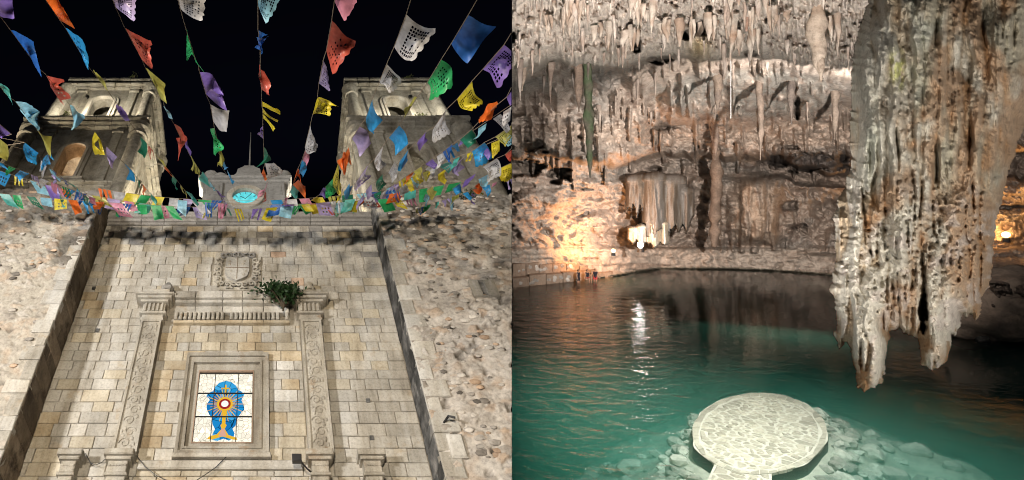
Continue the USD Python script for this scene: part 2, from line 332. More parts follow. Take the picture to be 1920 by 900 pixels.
# cornice along the top, of long stones
x = XL
while x < XR - .05:
    w = min(rng.uniform(.9, 1.6), XR - x)
    if XR - x - w < .5: w = XR - x
    b = MB(); 
    for (ya, yb, za, zb) in ((15.72, 16.06, 20.36, 20.7), (15.84, 16.05, 20.2, 20.355), (15.93, 16.04, 20.06, 20.195)):
        b.add(*block(x + .008, x + w - .008, ya, za, zb, depth=yb - ya, ch=.03, jit=.012))
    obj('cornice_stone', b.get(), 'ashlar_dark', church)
    x += w

# reveals of the two flanking walls, stones end on
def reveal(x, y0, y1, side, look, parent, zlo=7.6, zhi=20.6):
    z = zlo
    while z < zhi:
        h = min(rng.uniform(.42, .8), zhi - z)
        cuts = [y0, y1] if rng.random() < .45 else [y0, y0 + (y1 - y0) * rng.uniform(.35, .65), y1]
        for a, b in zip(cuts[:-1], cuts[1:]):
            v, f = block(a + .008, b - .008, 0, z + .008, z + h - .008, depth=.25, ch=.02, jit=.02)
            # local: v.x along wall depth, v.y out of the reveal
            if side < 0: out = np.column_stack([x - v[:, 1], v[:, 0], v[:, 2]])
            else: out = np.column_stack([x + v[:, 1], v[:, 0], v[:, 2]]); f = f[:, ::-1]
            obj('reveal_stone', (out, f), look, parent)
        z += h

def moulding(rect, steps):
    """Rectangular frame in steps: list of (inset from outer, width, y front, y back)."""
    x0, z0, x1, z1 = rect; b = MB()
    for ins, w, ya, yb in steps:
        o = sbox(x0 + ins, z0 + ins, x1 - ins, z1 - ins)
        b.slab(o.difference(o.buffer(-w, join_style=2)), ya, yb)
    return b.get()
wi = (FX1 - FX0)
sx = (WX0 - FX0); sz0 = WZ0 - FZ0; sz1 = FZ1 - WZ1
sur = MB()
def frame_ring(i0, i1, ya, yb):
    a = sbox(FX0 + sx * i0, FZ0 + sz0 * i0, FX1 - (FX1 - WX1) * i0, FZ1 - sz1 * i0)
    c = sbox(FX0 + sx * i1, FZ0 + sz0 * i1, FX1 - (FX1 - WX1) * i1, FZ1 - sz1 * i1)
    sur.slab(a.difference(c), ya, yb)
frame_ring(0, .2, 15.82, 16.1); frame_ring(.2, .42, 15.9, 16.1); frame_ring(.42, .55, 15.86, 16.1); frame_ring(.55, .97, 15.99, 16.12)
obj('window_surround', sur.get(), 'carved', church)
so = MB().slab(sbox(WX0 - .03, WZ0 - .03, WX1 + .03, WZ1 + .06).difference(sbox(WX0, WZ0, WX1, WZ1)), 15.96, 16.3); obj('window_reveal', so.get(), 'ashlar_rose', church)
sill = MB(); sill.add(*block(FX0 - .05, FX1 + .05, 15.74, FZ0 - .14, FZ0 - .004, depth=.3, ch=.03)); obj('window_sill', sill.get(), 'carved', church)

# stained glass: nine panes in an iron frame, each with the pieces of the picture that fall on it
win = tag(UsdGeom.Xform.Define(stage, '/World/church_facade/stained_glass_window').GetPrim(), label='backlit stained glass with a gold monstrance on a blue cloud over cream panes')
ww, wh = WX1 - WX0, WZ1 - WZ0
U = lambda u, v: (WX0 + u * ww, WZ0 + v * wh)        # u right, v up, 0..1
asp = ww / wh
us, vs = [0, .30, .73, 1], [0, .355, .69, 1]
cloudpts = [(.50, .895), (.60, .875), (.69, .82), (.73, .755), (.80, .73), (.85, .685), (.82, .64), (.80, .60), (.84, .54), (.86, .47), (.80, .42), (.76, .37), (.72, .31), (.72, .25), (.66, .21), (.70, .15), (.69, .08), (.61, .05), (.52, .075), (.42, .045), (.32, .06), (.33, .14), (.36, .2), (.31, .27), (.30, .34), (.24, .40), (.19, .47), (.18, .55), (.23, .61), (.16, .66), (.19, .71), (.27, .735), (.30, .80), (.38, .865)]
cloud = Polygon([U(*p) for p in cloudpts]).buffer(.05).buffer(-.05)
glass = {'pane_blue': cloud}
cu, cv = .505, .545
cc = np.array(U(cu, cv))
rays = []
for k in range(28):
    a = 2 * math.pi * k / 28; L = .62 if k % 2 == 0 else .46
    d = np.array([math.cos(a), math.sin(a)]); nrm = np.array([-d[1], d[0]])
    rays.append(Polygon([cc + d * .12 + nrm * .022, cc + d * .12 - nrm * .022, cc + d * L - nrm * .008, cc + d * L + nrm * .008]))
glass['pane_orange'] = shapely.union_all(rays[1::2]).intersection(cloud)
gold = [*rays[0::2], Point(cc).buffer(.25)]
stem = Polygon([U(.47, .45), U(.54, .45), U(.535, .27), U(.56, .25), U(.53, .2), U(.60, .12), U(.74, .085), U(.76, .055), U(.68, .06), U(.55, .09), U(.5, .1), U(.45, .09), U(.33, .06), U(.24, .07), U(.27, .1), U(.4, .13), U(.475, .2), U(.45, .25), U(.475, .27)])
cross = shapely.union_all([sbox(*U(.487, .69), *U(.517, .83)), sbox(*U(.44, .765), *U(.565, .785))])
glass['pane_gold'] = shapely.union_all(gold + [stem, cross])
glass['pane_red'] = Point(cc).buffer(.185)
glass['pane_white'] = Point(cc).buffer(.115)
glass['pane_pink'] = Polygon([U(.43, .1), U(.57, .1), U(.52, .2), U(.48, .2)])
NAMES = {'pane_blue': 'blue_glass', 'pane_orange': 'ray_glass', 'pane_gold': 'gold_glass', 'pane_red': 'red_glass', 'pane_white': 'host_glass', 'pane_pink': 'pink_glass'}
for i in range(3):
    for j in range(3):
        cell = sbox(*U(us[i], vs[j]), *U(us[i + 1], vs[j + 1]))
        pn = obj('pane', MB().poly(cell, 16.10).get(), 'pane_cream', win)
        for q, (mt, sh) in enumerate(glass.items()):
            part = sh.intersection(cell)
            if part.area > 1e-4:
                bb = MB()
                for g in getattr(part, 'geoms', [part]):
                    if g.geom_type == 'Polygon' and g.area > 1e-5: bb.poly(g, 16.094 - .005 * q)
                if bb.v: obj(NAMES[mt], bb.get(), mt, pn)
bars = MB()
for u in us: bars.box(WX0 + u * ww - .012, WX0 + u * ww + .012, 16.03, 16.062, WZ0, WZ1)
for v in vs: bars.box(WX0 - .01, WX1 + .01, 16.026, 16.066, WZ0 + v * wh - .012, WZ0 + v * wh + .012)
obj('frame', bars.get(), 'lead', win)

# pilasters with carved panels, capitals and blocks above
def pilaster(cx, nm):
    p = obj('pilaster', MB().box(cx - .36, cx + .36, 15.72, 16.06, LEDGE, ENT0 - .1).get(), 'carved', church)
    rim = MB(); o = sbox(cx - .36, LEDGE + .02, cx + .36, ENT0 - .1); rim.slab(o.difference(o.buffer(-.075, join_style=2)), 15.66, 15.718); obj('rim', rim.get(), 'carved', p)
    cv = None; zz = LEDGE + .35; k = 0                                       # scrolls of foliage climbing the panel
    while zz < ENT0 - .4:
        s = 1 if k % 2 else -1
        cv = MB(); a = np.linspace(0, 2 * math.pi * 1.25, 16); r = .17 * (1 - a / (2 * math.pi * 1.7))
        cv.tube(np.column_stack([cx + s * (.05 + 0 * a) + s * r * np.cos(a), np.full(16, 15.705), zz + r * np.sin(a)]), np.linspace(.017, .010, 16), 5)
        for q in range(3):
            an = rng.uniform(0, 6.28); v, f = rock_lump(.06, k * 7 + q, (1, .6, 1.4), 0); cv.add(v + [cx - s * .16 + .05 * math.cos(an), 15.722, zz + .14 * math.sin(an)], f)
        obj('scroll', cv.get(), 'carved', p, smooth=True); zz += .36; k += 1
    cap = MB(); z0 = ENT0 - .1
    for dw, ya, za, zb in ((.04, 15.66, 0, .12), (.0, 15.70, .125, .30), (.10, 15.60, .305, .40), (.03, 15.68, .405, .86), (.13, 15.55, .865, .98), (.24, 15.45, .985, 1.10), (.33, 15.36, 1.105, 1.20), (.10, 15.6, 1.205, 1.6)):
        k = (CAPT - z0) / 1.6
        cap.add(*block(cx - .38 - dw, cx + .38 + dw, ya, z0 + za * k, z0 + zb * k, depth=16.04 - ya, ch=.02, jit=.01))
    c = obj('capital', cap.get(), 'carved', church)
    fl = MB(); k = (CAPT - z0) / 1.6
    for q in range(5): fl.lathe(cx - .3 + q * .15, 15.66, [(.05, z0 + .43 * k), (.055, z0 + .65 * k), (.05, z0 + .84 * k)], 6)
    obj('flute', fl.get(), 'carved', c)
pilaster(PLX, 'left'); pilaster(PRX, 'right')
# entablature between them
ea, eb = PLX + .74, PRX - .74
h = ENT1 - ENT0
x = ea
while x < eb - .05:
    w = min(rng.uniform(.7, 1.2), eb - x); w = eb - x if eb - x - w < .4 else w
    b = MB()
    for ya, za, zb in ((15.5, .72, 1.0), (15.62, .60, .715), (15.82, .34, .595)): b.add(*block(x + .006, x + w - .006, ya, ENT0 + za * h, ENT0 + zb * h, depth=16.04 - ya, ch=.025, jit=.012))
    obj('entablature_stone', b.get(), 'ashlar' if rng.random() < .5 else 'ashlar_ochre', church)
    b = MB(); b.add(*block(x + .006, x + w - .006, 15.86, ENT0 - .06, ENT0 + .05 * h, depth=.18, ch=.02)); obj('architrave_stone', b.get(), 'ashlar_ochre', church)
    x += w
n = int((eb - ea) / .165)
for q in range(n):
    xx = ea + (q + .5) * (eb - ea) / n
    if rng.random() < .06: continue
    obj('dentil', MB().lathe(xx, 15.86, [(.055, ENT0 + .06 * h), (.07, ENT0 + .1 * h), (.062, ENT0 + .2 * h), (.07, ENT0 + .33 * h)], 7).get(), 'carved', church)
obj('blocking_course', MB().add(*block(PLX + .3, PRX - .3, 15.86, ENT1 + .004, ENT1 + .26, depth=.18, ch=.02)).get(), 'ashlar_white', church)
obj('finial', MB().lathe(PRX + .05, 15.75, [(.2, CAPT), (.24, CAPT + .12), (.14, CAPT + .25), (.17, CAPT + .36), (.05, CAPT + .5)], 8).get(), 'carved', church)
obj('broken_finial', MB().lathe(PLX + .35, 15.75, [(.2, CAPT), (.26, CAPT + .14), (.16, CAPT + .3), (.1, CAPT + .42)], 7).get(), 'ashlar_dark', church)

# coat of arms: shield, quarter lines, scroll border
arms = tag(UsdGeom.Xform.Define(stage, '/World/church_facade/coat_of_arms').GetPrim(), label='weathered quartered shield carved in a scroll border')
sh = [(-.46, .62), (-.3, .66), (0, .60), (.3, .66), (.46, .62), (.47, -.15), (.4, -.42), (.2, -.58), (0, -.68), (-.2, -.58), (-.4, -.42), (-.47, -.15)]
obj('shield', MB().slab(Polygon([(SHX + a, SHZ + b) for a, b in sh]), 15.84, 16.1).get(), 'ashlar_white', arms)
obj('back_slab', MB().slab(sbox(SHX - .93, SHZ - 1.05, SHX + .93, SHZ + 1.08), 15.99, 16.2).get(), 'carved', arms)
ql = MB(); ql.box(SHX - .012, SHX + .012, 15.822, 15.845, SHZ - .6, SHZ + .6); ql.box(SHX - .46, SHX + .46, 15.819, 15.846, SHZ + .0, SHZ + .024); obj('quarter_line', ql.get(), 'reveal_brown', arms)
ch = MB()
for q in range(7):
    v, f = rock_lump(.07, q + 40, (1, .5, 1), 0); ch.add(v + [SHX + rng.choice([-.24, .24]) + rng.uniform(-.1, .1), 15.84, SHZ + rng.choice([-.25, .3]) + rng.uniform(-.12, .12)], f)
obj('charge', ch.get(), 'carved', arms)
for k in range(22):
    a0 = 2 * math.pi * k / 22; sq = max(abs(math.cos(a0)), abs(math.sin(a0))) ** .75; bx, bz = SHX + .74 * math.cos(a0) / sq, SHZ + .86 * math.sin(a0) / sq
    a = np.linspace(0, 7.5, 14) * (1 if k % 2 else -1) + a0; r = np.linspace(.17, .04, 14)
    obj('scroll', MB().tube(np.column_stack([bx + r * np.cos(a), np.full(14, 15.93) - np.linspace(0, .06, 14), bz + r * np.sin(a)]), .042, 5).get(), 'ashlar_dark' if math.sin(a0) > .6 else 'carved', arms, smooth=True)

# pedestals and ledge at the foot of the picture
obj('ledge', MB().add(*block(fz(262, 862)[0], fz(566, 862)[0], 15.84, LEDGE - .34, LEDGE - .08, depth=.2, ch=.04)).get(), 'ashlar', church)
for xa, xb in ((118, 163), (203, 257), (572, 622), (667, 717)):
    a, b = fz(xa, 858)[0], fz(xb, 858)[0]; t = LEDGE + .02
    q = MB()
    for dw, ya, za, zb in ((.0, 15.42, -.17, 0), (-.06, 15.5, -.27, -.175), (-.14, 15.58, -.62, -.275), (-.10, 15.55, -.70, -.625), (-.15, 15.62, -2.4, -.705)): q.add(*block(a - dw, b + dw, ya, t + za, t + zb, depth=16.03 - ya, ch=.025, jit=.012))
    p = obj('pedestal', q.get(), 'carved', church)
    for s in (-1, 1):
        cv = MB(); aa = np.linspace(0, 6.0, 14); r = np.linspace(.16, .05, 14)
        cv.tube(np.column_stack([(a + b) / 2 + s * (.17 - r * np.cos(aa)), np.full(14, 15.6), t - .98 + r * np.sin(aa)]), .03, 5); obj('scroll', cv.get(), 'carved', p, smooth=True)
    for q2 in range(6): v, f = rock_lump(.05, 90 + q2, (1.2, .5, .8), 0); obj('boss', (v + [a + .2 + q2 * (b - a - .4) / 5, 15.57, t - .42], f), 'carved', p, smooth=True)
# small stones gone / sockets: dark putlog holes
for px, py in ((176, 541), (183, 620), (250, 765), (690, 752), (697, 822), (612, 838)):
    x, z = fz(px, py); obj('putlog_hole', MB().box(x - .06, x + .06, 15.955, 16.0, z - .07, z + .07).get(), 'reveal_black', church)

# cables on the front and a small floodlight on the ledge
def cable(pts, label, r=.012, y=15.8):
    p = np.array([(lambda q: (q[0], y, q[1]))(fz(*t, y)) for t in pts]); at_base('cable', MB().tube(p, r, 5).get(), 'iron', p[0], CHURCH, label=label, cat='cable')
cable([(255, 853), (272, 875), (295, 893), (330, 908)], 'thin black cable sagging to the right from the second pedestal')
cable([(424, 857), (405, 876), (385, 890), (365, 903)], 'thin black cable sagging to the left below the stained glass window')
cable([(160, 850), (170, 868), (180, 872), (192, 866), (205, 853)], 'short black cable looped between the two left pedestals')
fl = thing('floodlight', 'small black floodlight on a bracket left of the third pedestal', 'floodlight', m=CHURCH)
x, z = fz(556, 864, 15.4)
obj('housing', MB().add(*block(x - .12, x + .14, 15.25, z - .06, z + .14, depth=.2, ch=.03)).get(), 'lamp_case', fl); obj('bracket', MB().tube([(x + .1, 15.4, z), (x + .3, 15.6, z - .12), (x + .42, 15.8, z - .1)], .025).get(), 'iron', fl)

# ------------------------------------------------------------------ flanking rubble walls
def rubble_wall(name, label, x0, x1, y, z0, z1, side, seed, tone):
    t = thing(name, label, 'wall', m=CHURCH)
    st = .055
    nz = int((z1 - z0) / st); nx = int(abs(x1 - x0) / st)
    xs, zs = np.linspace(x0, x1, nx), np.linspace(z0, z1, nz)
    X, Z = np.meshgrid(xs, zs)
    topn = z1 + 0.5 * (meshkit.fbm(np.stack([X[-1] * .9, X[-1] * 0, X[-1] * 0 + seed], -1), 4, seed) - .5)      # crumbled top
    Z = z0 + (Z - z0) * ((topn - z0) / (z1 - z0))[None, :]
    if side > 0: X = np.minimum(X, cutx(y, Z))
    P = np.stack([X, Z], -1).reshape(-1, 2)
    r2 = np.random.default_rng(seed)
    area = abs(x1 - x0) * (z1 - z0)
    cen = np.column_stack([r2.uniform(min(x0, x1), max(x0, x1), int(area * 15)), r2.uniform(z0, z1, int(area * 15))])
    warp = np.column_stack([meshkit.fbm(np.column_stack([P * 2.1, np.full(len(P), 9.0)]), 3, seed + 1), meshkit.fbm(np.column_stack([P * 2.1, np.full(len(P), 5.0)]), 3, seed + 2)]) - .5
    d, idx = cKDTree(cen * [1, 1.5]).query((P + warp * .22) * [1, 1.5], k=2)
    edge = np.clip((d[:, 1] - d[:, 0]) / .12, 0, 1)
    val = r2.random(len(cen))[idx[:, 0]]
    p3 = np.column_stack([P, np.full(len(P), seed * 1.0)])
    f1, f2 = meshkit.fbm(p3 * 4.5, 4, seed + 3), meshkit.fbm(p3 * .55, 4, seed + 4)
    rough = sstep(.35, .62, f2 + .25 * sstep(16, 20, P[:, 1]))
    stick = (val > .45) * np.sqrt(edge) * (.04 + .05 * rough) * (val - .2) * 1.3
    pitm = sstep(.62, .72, meshkit.fbm(p3 * 3.4 + 31, 3, seed + 9)); pits = pitm * .09
    disp = stick + .06 * (f1 - .5) + .14 * (f2 - .5) - pits
    base = mix3(np.array(tone[0]), np.array(tone[1]), sstep(.3, .7, f1))
    sc = np.array([(.52, .49, .46), (.40, .36, .32), (.46, .36, .28), (.30, .27, .24)])[(r2.integers(0, 4, len(cen)))[idx[:, 0]]]
    m = (val > .45) * sstep(.15, .6, edge) * (.35 + .5 * rough)
    col = base * (1 - m[:, None]) + sc * m[:, None]
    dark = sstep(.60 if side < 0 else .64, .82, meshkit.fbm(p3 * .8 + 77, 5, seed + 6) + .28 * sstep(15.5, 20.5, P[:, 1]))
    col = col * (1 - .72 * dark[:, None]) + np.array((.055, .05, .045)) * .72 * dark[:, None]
    col = col * (1 - .45 * pitm[:, None]); joint = (1 - sstep(.02, .22, edge)) * rough * .5; col = col * (1 - joint[:, None] * .6)
    warmp = sstep(.55, .7, meshkit.fbm(p3 * 1.5 + 13, 3, seed + 7)) * .6
    col = col * (1 - warmp[:, None] * .6) + np.array((.42, .29, .19)) * warmp[:, None] * .6
    v = np.column_stack([P[:, 0], y - disp, P[:, 1]])
    i, j = np.meshgrid(np.arange(nz - 1), np.arange(nx - 1), indexing='ij'); a = (i * nx + j).ravel()
    f = np.vstack([np.stack([a, a + 1, a + nx + 1], 1), np.stack([a, a + nx + 1, a + nx], 1)])
    if x1 < x0: f = f[:, ::-1]
    obj('rubble_face', (v, f), 'rubble', t, smooth=True, tint=col)
    back = [(x0, z0), (x1, z0), (x1, z1 - .3), (x0, z1 - .3)]
    if side > 0: back = [(x0 + .03, 7.0), (cutx(y, 7.0), 7.0), (cutx(y, z1 - .4) - .05, z1 - .4), (x0 + .03, z1 - .4)]
    else: back = [(x1, -1.6), (x0 - .03, -1.6), (x0 - .03, z1 - .4), (x1, z1 - .4)]
    obj('core', MB().slab(Polygon(back), y + .16, y + 3.0).get(), 'mortar', t)
    # quoins along the inner edge
    z = z0; k = 0
    while z < z1 - .1:
        h = min(r2.uniform(.45, .75), z1 - .08 - z); w = (.62 if k % 2 else .36) * r2.uniform(.8, 1.25)
        a, b = (x0 - w, x0 + .01) if side < 0 else (x0 - .01, x0 + w)
        v, f = block(a, b - .0, y - .06 + r2.uniform(-.01, .01), z + .01, z + h - .01, depth=.3, ch=.03, jit=.02); obj('quoin', (v, f), 'ashlar_dark' if (z > 17.5 and r2.random() < .6) else ('ashlar' if r2.random() < .6 else 'ashlar_white'), t); z += h; k += 1
    # stones standing proud of the mortar
    n = 0; tries = 0
    while n < 290 and tries < 9000:
        tries += 1
        x, zz = r2.uniform(min(x0, x1), max(x0, x1)), r2.uniform(z0 + .9, z1 - .1)
        if side > 0 and (x > cutx(y, zz) - .3 or x < x0 + .5): continue
        if side < 0 and (x > x0 - .5): continue
        fq = float(meshkit.fbm(np.array([x, zz, seed * 1.0]) * .55, 4, seed + 4)); hi = sstep(15, 19, zz)
        if r2.random() > .15 + .5 * sstep(.4, .6, fq) + .45 * hi: continue
        s = r2.uniform(.055, .13) * (1 + .2 * hi)
        v, f = rock_lump(s, seed * 1000 + n, (1.35, .38, .75), 1 if s > .12 else 0)
        rr = r2.random(); lk = 'rubble_stone' if rr < .56 else ('rubble_warm' if rr < .80 else 'rubble_dark')
        obj('rubble_stone', (v + [x, y - .02 - .05 * (fq - .3), zz], f), lk, t, smooth=s > .12); n += 1
    return t
lw = rubble_wall('flanking_wall', 'rough grey rubble wall left of the church front, quoins on its right edge', XL - .02, XL - 9.6, YL, 7.6, 20.75, -1, 11, ((.36, .33, .285), (.46, .425, .37)))
rw = rubble_wall('flanking_wall', 'whitish pitted rubble wall right of the church front with a dark drain slot', XR + .02, XR + 8.2, YR, 7.6, 20.75, 1, 23, ((.44, .405, .37), (.56, .52, .48)))
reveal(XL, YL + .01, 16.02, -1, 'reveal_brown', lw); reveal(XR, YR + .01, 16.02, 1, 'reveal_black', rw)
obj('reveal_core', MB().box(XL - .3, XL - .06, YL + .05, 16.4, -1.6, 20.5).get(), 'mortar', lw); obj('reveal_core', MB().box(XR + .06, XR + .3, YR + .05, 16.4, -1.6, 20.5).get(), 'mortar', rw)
x, z = fz(905, 540, YR - .1)
slot = obj('drain_surround', MB().slab(sbox(x - .42, z - .42, x + .48, z + .36).difference(sbox(x - .1, z - .4, x + .12, z + .34)), YR - .16, YR + .1).get(), 'ashlar', rw)
obj('drain_slot', MB().box(x - .1, x + .12, YR - .06, YR + .05, z - .4, z + .34).get(), 'reveal_black', slot)
x, z = fz(838, 825, YR - .1); obj('niche_stone', MB().add(*block(x + .02, x + .46, YR - .12, z - .5, z + .2, ch=.05)).get(), 'ashlar_white', rw)
obj('iron_hook', MB().tube([(x + .05, YR - .02, z + .55), (x + .16, YR - .3, z + .6), (x + .3, YR - .38, z + .5)], .035).get(), 'iron', rw)

# ------------------------------------------------------------------ bell towers
OBJ = obj
def bell_tower(label, x0, x1, y0, lit, seed):
    t = thing('bell_tower', label, 'tower', m=CHURCH)
    def obj(name, mesh, look, parent, **kw):
        v, f = np.array(mesh[0], float), mesh[1]
        if x0 > 0 and parent is t: v[:, 0] = np.minimum(v[:, 0], cutx(v[:, 1], v[:, 2]) - .03)
        return OBJ(name, (v, f), look, parent, **kw)
    r2 = np.random.default_rng(seed)
    cx, hw = (x0 + x1) / 2, (x1 - x0) / 2; cy = y0 + hw
    def side_put(k, v, f):
        """front-side geometry (facing -y at y=0 plane, x about 0) turned to side k of the tower."""
        a = k * math.pi / 2; c, s = round(math.cos(a)), round(math.sin(a))
        return np.column_stack([cx + c * v[:, 0] - s * v[:, 1], cy + s * v[:, 0] + c * v[:, 1], v[:, 2]]), f
    def tier(z0, z1, hw, ow, oz0, oz1, colr, th=.7):
        for k in range(4):
            op = shapely.union_all([sbox(-ow, oz0, ow, oz1 - ow), Point(0, oz1 - ow).buffer(ow, 12)])
            w = MB().slab(sbox(-hw + (.002 if k % 2 else 0), z0, hw - (.002 if k % 2 else 0), z1).difference(op), -hw, -hw + th).get()
            obj('tier_wall', side_put(k, *w), 'tower_stone', t)
            ring = shapely.union_all([sbox(-ow - .32, oz0, ow + .32, oz1 - ow), Point(0, oz1 - ow).buffer(ow + .32, 12)]).difference(op)
            r_in = shapely.union_all([sbox(-ow - .14, oz0, ow + .14, oz1 - ow), Point(0, oz1 - ow).buffer(ow + .14, 12)]).difference(op)
            a = MB().slab(ring, -hw - .14, -hw + .02).slab(r_in, -hw - .22, -hw - .138).slab(sbox(-ow - .55, oz0 - .22, ow + .55, oz0 - .004), -hw - .3, -hw + .02)
            obj('arch_moulding', side_put(k, *a.get()), 'carved', t)
            for s in (-1, 1):
                pl = MB(); xx = s * (hw * .62)
                pl.add(*block(xx - .26, xx + .26, -hw - .12, z0, z1 - .55, depth=.14, ch=.03, jit=.0)); pl.add(*block(xx - .34, xx + .34, -hw - .2, z1 - .54, z1 - .2, depth=.22, ch=.04))
                obj('pilaster', side_put(k, *pl.get()), 'tower_stone', t)
        for sx in (-1, 1):
            for sy in (-1, 1):
                x, y = cx + sx * (hw + .03), cy + sy * (hw + .03); H = z1 - z0
                prof = [(colr * 1.35, z0), (colr * 1.35, z0 + .35), (colr * 1.05, z0 + .45), (colr * 1.12, z0 + .6)] + [(colr * (1 - .13 * q / 6), z0 + .62 + (H - 1.75) * q / 6) for q in range(7)] + [(colr * 1.15, z1 - 1.1), (colr * 1.15, z1 - .98), (colr * .85, z1 - .94), (colr * .9, z1 - .6), (colr * 1.3, z1 - .4), (colr * 1.35, z1 - .02)]
                obj('column', MB().lathe(x, y, prof, 18).get(), 'tower_stone', t, smooth=40)
    def cornice(z, hw, steps, nm):
        for k in range(4):
            L = hw + steps[-1][0]
            n = 7; edges = np.linspace(-L, L, n + 1) + np.concatenate([[0], r2.uniform(-.12, .12, n - 1), [0]])
            for q in range(n):
                b = MB(); zz = z
                for ov, h in steps:
                    lo, hi = edges[q] * (hw + ov) / L, edges[q + 1] * (hw + ov) / L
                    b.add(*block(lo + .01, hi - .01, -(hw + ov), zz, zz + h - .006, depth=ov + .25, ch=.035, jit=.02)); zz += h
                obj(nm, side_put(k, *b.get()), 'tower_stone', t)
    z0, zm, z1 = 20.2, 30.3, 36.4
    tier(z0, zm, hw, .60, 25.0, 28.4, .5); cornice(zm - .02, hw, [(.25, .22), (.45, .22), (.62, .26)], 'cornice_stone')
    cornice(24.25, hw, [(.18, .16), (.34, .2)], 'string_course_stone')
    obj('roof', MB().box(cx - hw, cx + hw, cy - hw, cy + hw, zm + .4, zm + .66).get(), 'tower_stone', t)
    hu = hw * .885
    tier(zm + .68, z1, hu, .68, zm + 1.3, 35.1, .40, .6); cornice(z1 - .02, hu, [(.22, .2), (.42, .2)], 'cornice_stone'); cornice(z1 + .55, hu - .05, [(.05, .55), (.35, .28)], 'parapet_stone')
    obj('roof', MB().box(cx - hu, cx + hu, cy - hu, cy + hu, z1 + .2, z1 + .5).get(), 'tower_stone', t)
    for zz, ww_, hh in ((27.6, hw, 0), ):
        if lit:
            b = thing('window_lamp', 'warm lamp burning inside the lower opening of the left bell tower', 'lamp', m=CHURCH)
            px, py, pz = cx - .5, cy - .6, 26.6
            obj('bulb', MB().lathe(px, py, [(.06, pz - .1), (.13, pz), (.13, pz + .08), (.05, pz + .18)], 10).get(), 'lamp_warm', b); obj('stand', MB().lathe(px, py, [(.1, 24.3), (.04, 24.5), (.04, pz - .12)], 8).get(), 'iron', b)
            spot(str(b.GetPath()), (px, py - .05, pz + .45), (px, py, pz + 3), 95, (1, .50, .20), cone=0, radius=.15)
            obj('inner_wall', MB().box(cx - hw + .75, cx + hw - .75, cy + .5, cy + .7, 23.6, 30.6).get(), 'tower_stone', t); obj('floor', MB().box(cx - hw + .72, cx + hw - .72, cy - hw + .72, cy + .5, 23.9, 24.1).get(), 'tower_stone', t)
        else:
            obj('inner_wall', MB().box(cx - hw + .75, cx + hw - .75, cy + .5, cy + .7, 23.6, 30.6).get(), 'tower_stone', t)
    return t
LT = (-13.65, -7.35); RT = (5.4, 11.5)
bell_tower('left bell tower, two stone tiers with warm lit arch opening, floodlit on its right side', LT[0], LT[1], 17.0, True, 3)
bell_tower('right bell tower, two grey stone tiers with dark arch openings', RT[0], RT[1], 17.0, False, 4)
nave = obj('nave_roof', MB().box(-13.6, 10.8, 23.6, 40, 19.3, 20.0).box(-13.6, 10.2, 16.92, 23.58, 19.4, 19.9).get(), 'tower_stone'); 
UsdGeom.Xformable(nave).AddTransformOp().Set(CHURCH); tag(nave, 'flat stone nave roof behind the church front, between the bell towers', 'roof')

# clock gable between the towers
GY = 17.4
gx0, gzt = fz(383, 345, GY); gx1, _ = fz(536, 345, GY)
gable = thing('clock_gable', 'small grey stone gable with scrolled top and round turquoise lit clock', 'gable', m=CHURCH)
gcx, gcz = fz(460, 371, GY); gr = 24 * 30 / 1100
gtop = gzt
body = sbox(gx0, 19.9, gx1, gtop).difference(Point(gcx, gcz).buffer(gr, 24))
obj('gable_wall', MB().slab(body, GY, GY + .8).get(), 'gable_stone', gable)
obj('clock_surround', MB().slab(Point(gcx, gcz).buffer(gr + .28, 28).difference(Point(gcx, gcz).buffer(gr, 28)), GY - .16, GY + .1).get(), 'carved', gable)
dial = obj('clock_dial', MB().slab(Point(gcx, gcz).buffer(gr, 28), GY + .1, GY + .16).get(), 'clock_lit', gable)
hm = MB()
for k in range(12):
    a = k * math.pi / 6; d = np.array([math.sin(a), math.cos(a)]); p0, p1 = np.array([gcx, gcz]) + d * gr * .74, np.array([gcx, gcz]) + d * gr * .92
    hm.slab(shapely.LineString([p0, p1]).buffer(.012), GY + .07, GY + .096)
obj('hour_mark', hm.get(), 'lead', dial)
for L, a, w in ((.5, -.9, .016), (.78, .6, .012)):
    obj('clock_hand', MB().slab(shapely.LineString([(gcx, gcz), (gcx + L * gr * math.sin(a), gcz + L * gr * math.cos(a))]).buffer(w), GY + .05 - w, GY + .066 - w).get(), 'lead', dial)
obj('top_moulding', MB().add(*block(gx0 - .2, gx1 + .2, GY - .2, gtop, gtop + .2, depth=1.1, ch=.04)).add(*block(gx0 - .32, gx1 + .32, GY - .32, gtop + .204, gtop + .4, depth=1.3, ch=.04)).get(), 'gable_stone', gable)
sx0, sz_ = fz(437, 342, GY); sx1, _ = fz(494, 342, GY); smid = (sx0 + sx1) / 2; sw = (sx1 - sx0) / 2; st_ = fz(465, 308, GY)[1]; zb = gtop + .41
crest = [(smid + sw * a, zb + (st_ - zb) * b) for a, b in ((-1.15, 0), (-1.1, .3), (-.8, .5), (-.72, .8), (-.4, .92), (-.3, 1.0), (.3, 1.0), (.4, .92), (.72, .8), (.8, .5), (1.1, .3), (1.15, 0))]
obj('crest', MB().slab(Polygon(crest).buffer(.08).buffer(-.05), GY + .1, GY + .7).get(), 'gable_stone', gable)
for pxx, k in ((393, 0), (412, 1), (523, 2), (533, 0)):
    x, _ = fz(pxx, 340, GY); hh = (1.0, .7, .8)[k]
    obj('urn', MB().lathe(x, GY + .3, [(.3, zb), (.3, zb + .1), (.14, zb + .18), (.36, zb + .4 * hh), (.42, zb + .75 * hh), (.25, zb + .95 * hh), (.12, zb + 1.1 * hh), (.03, zb + 1.3 * hh)], 12).get(), 'gable_stone', gable, smooth=40)
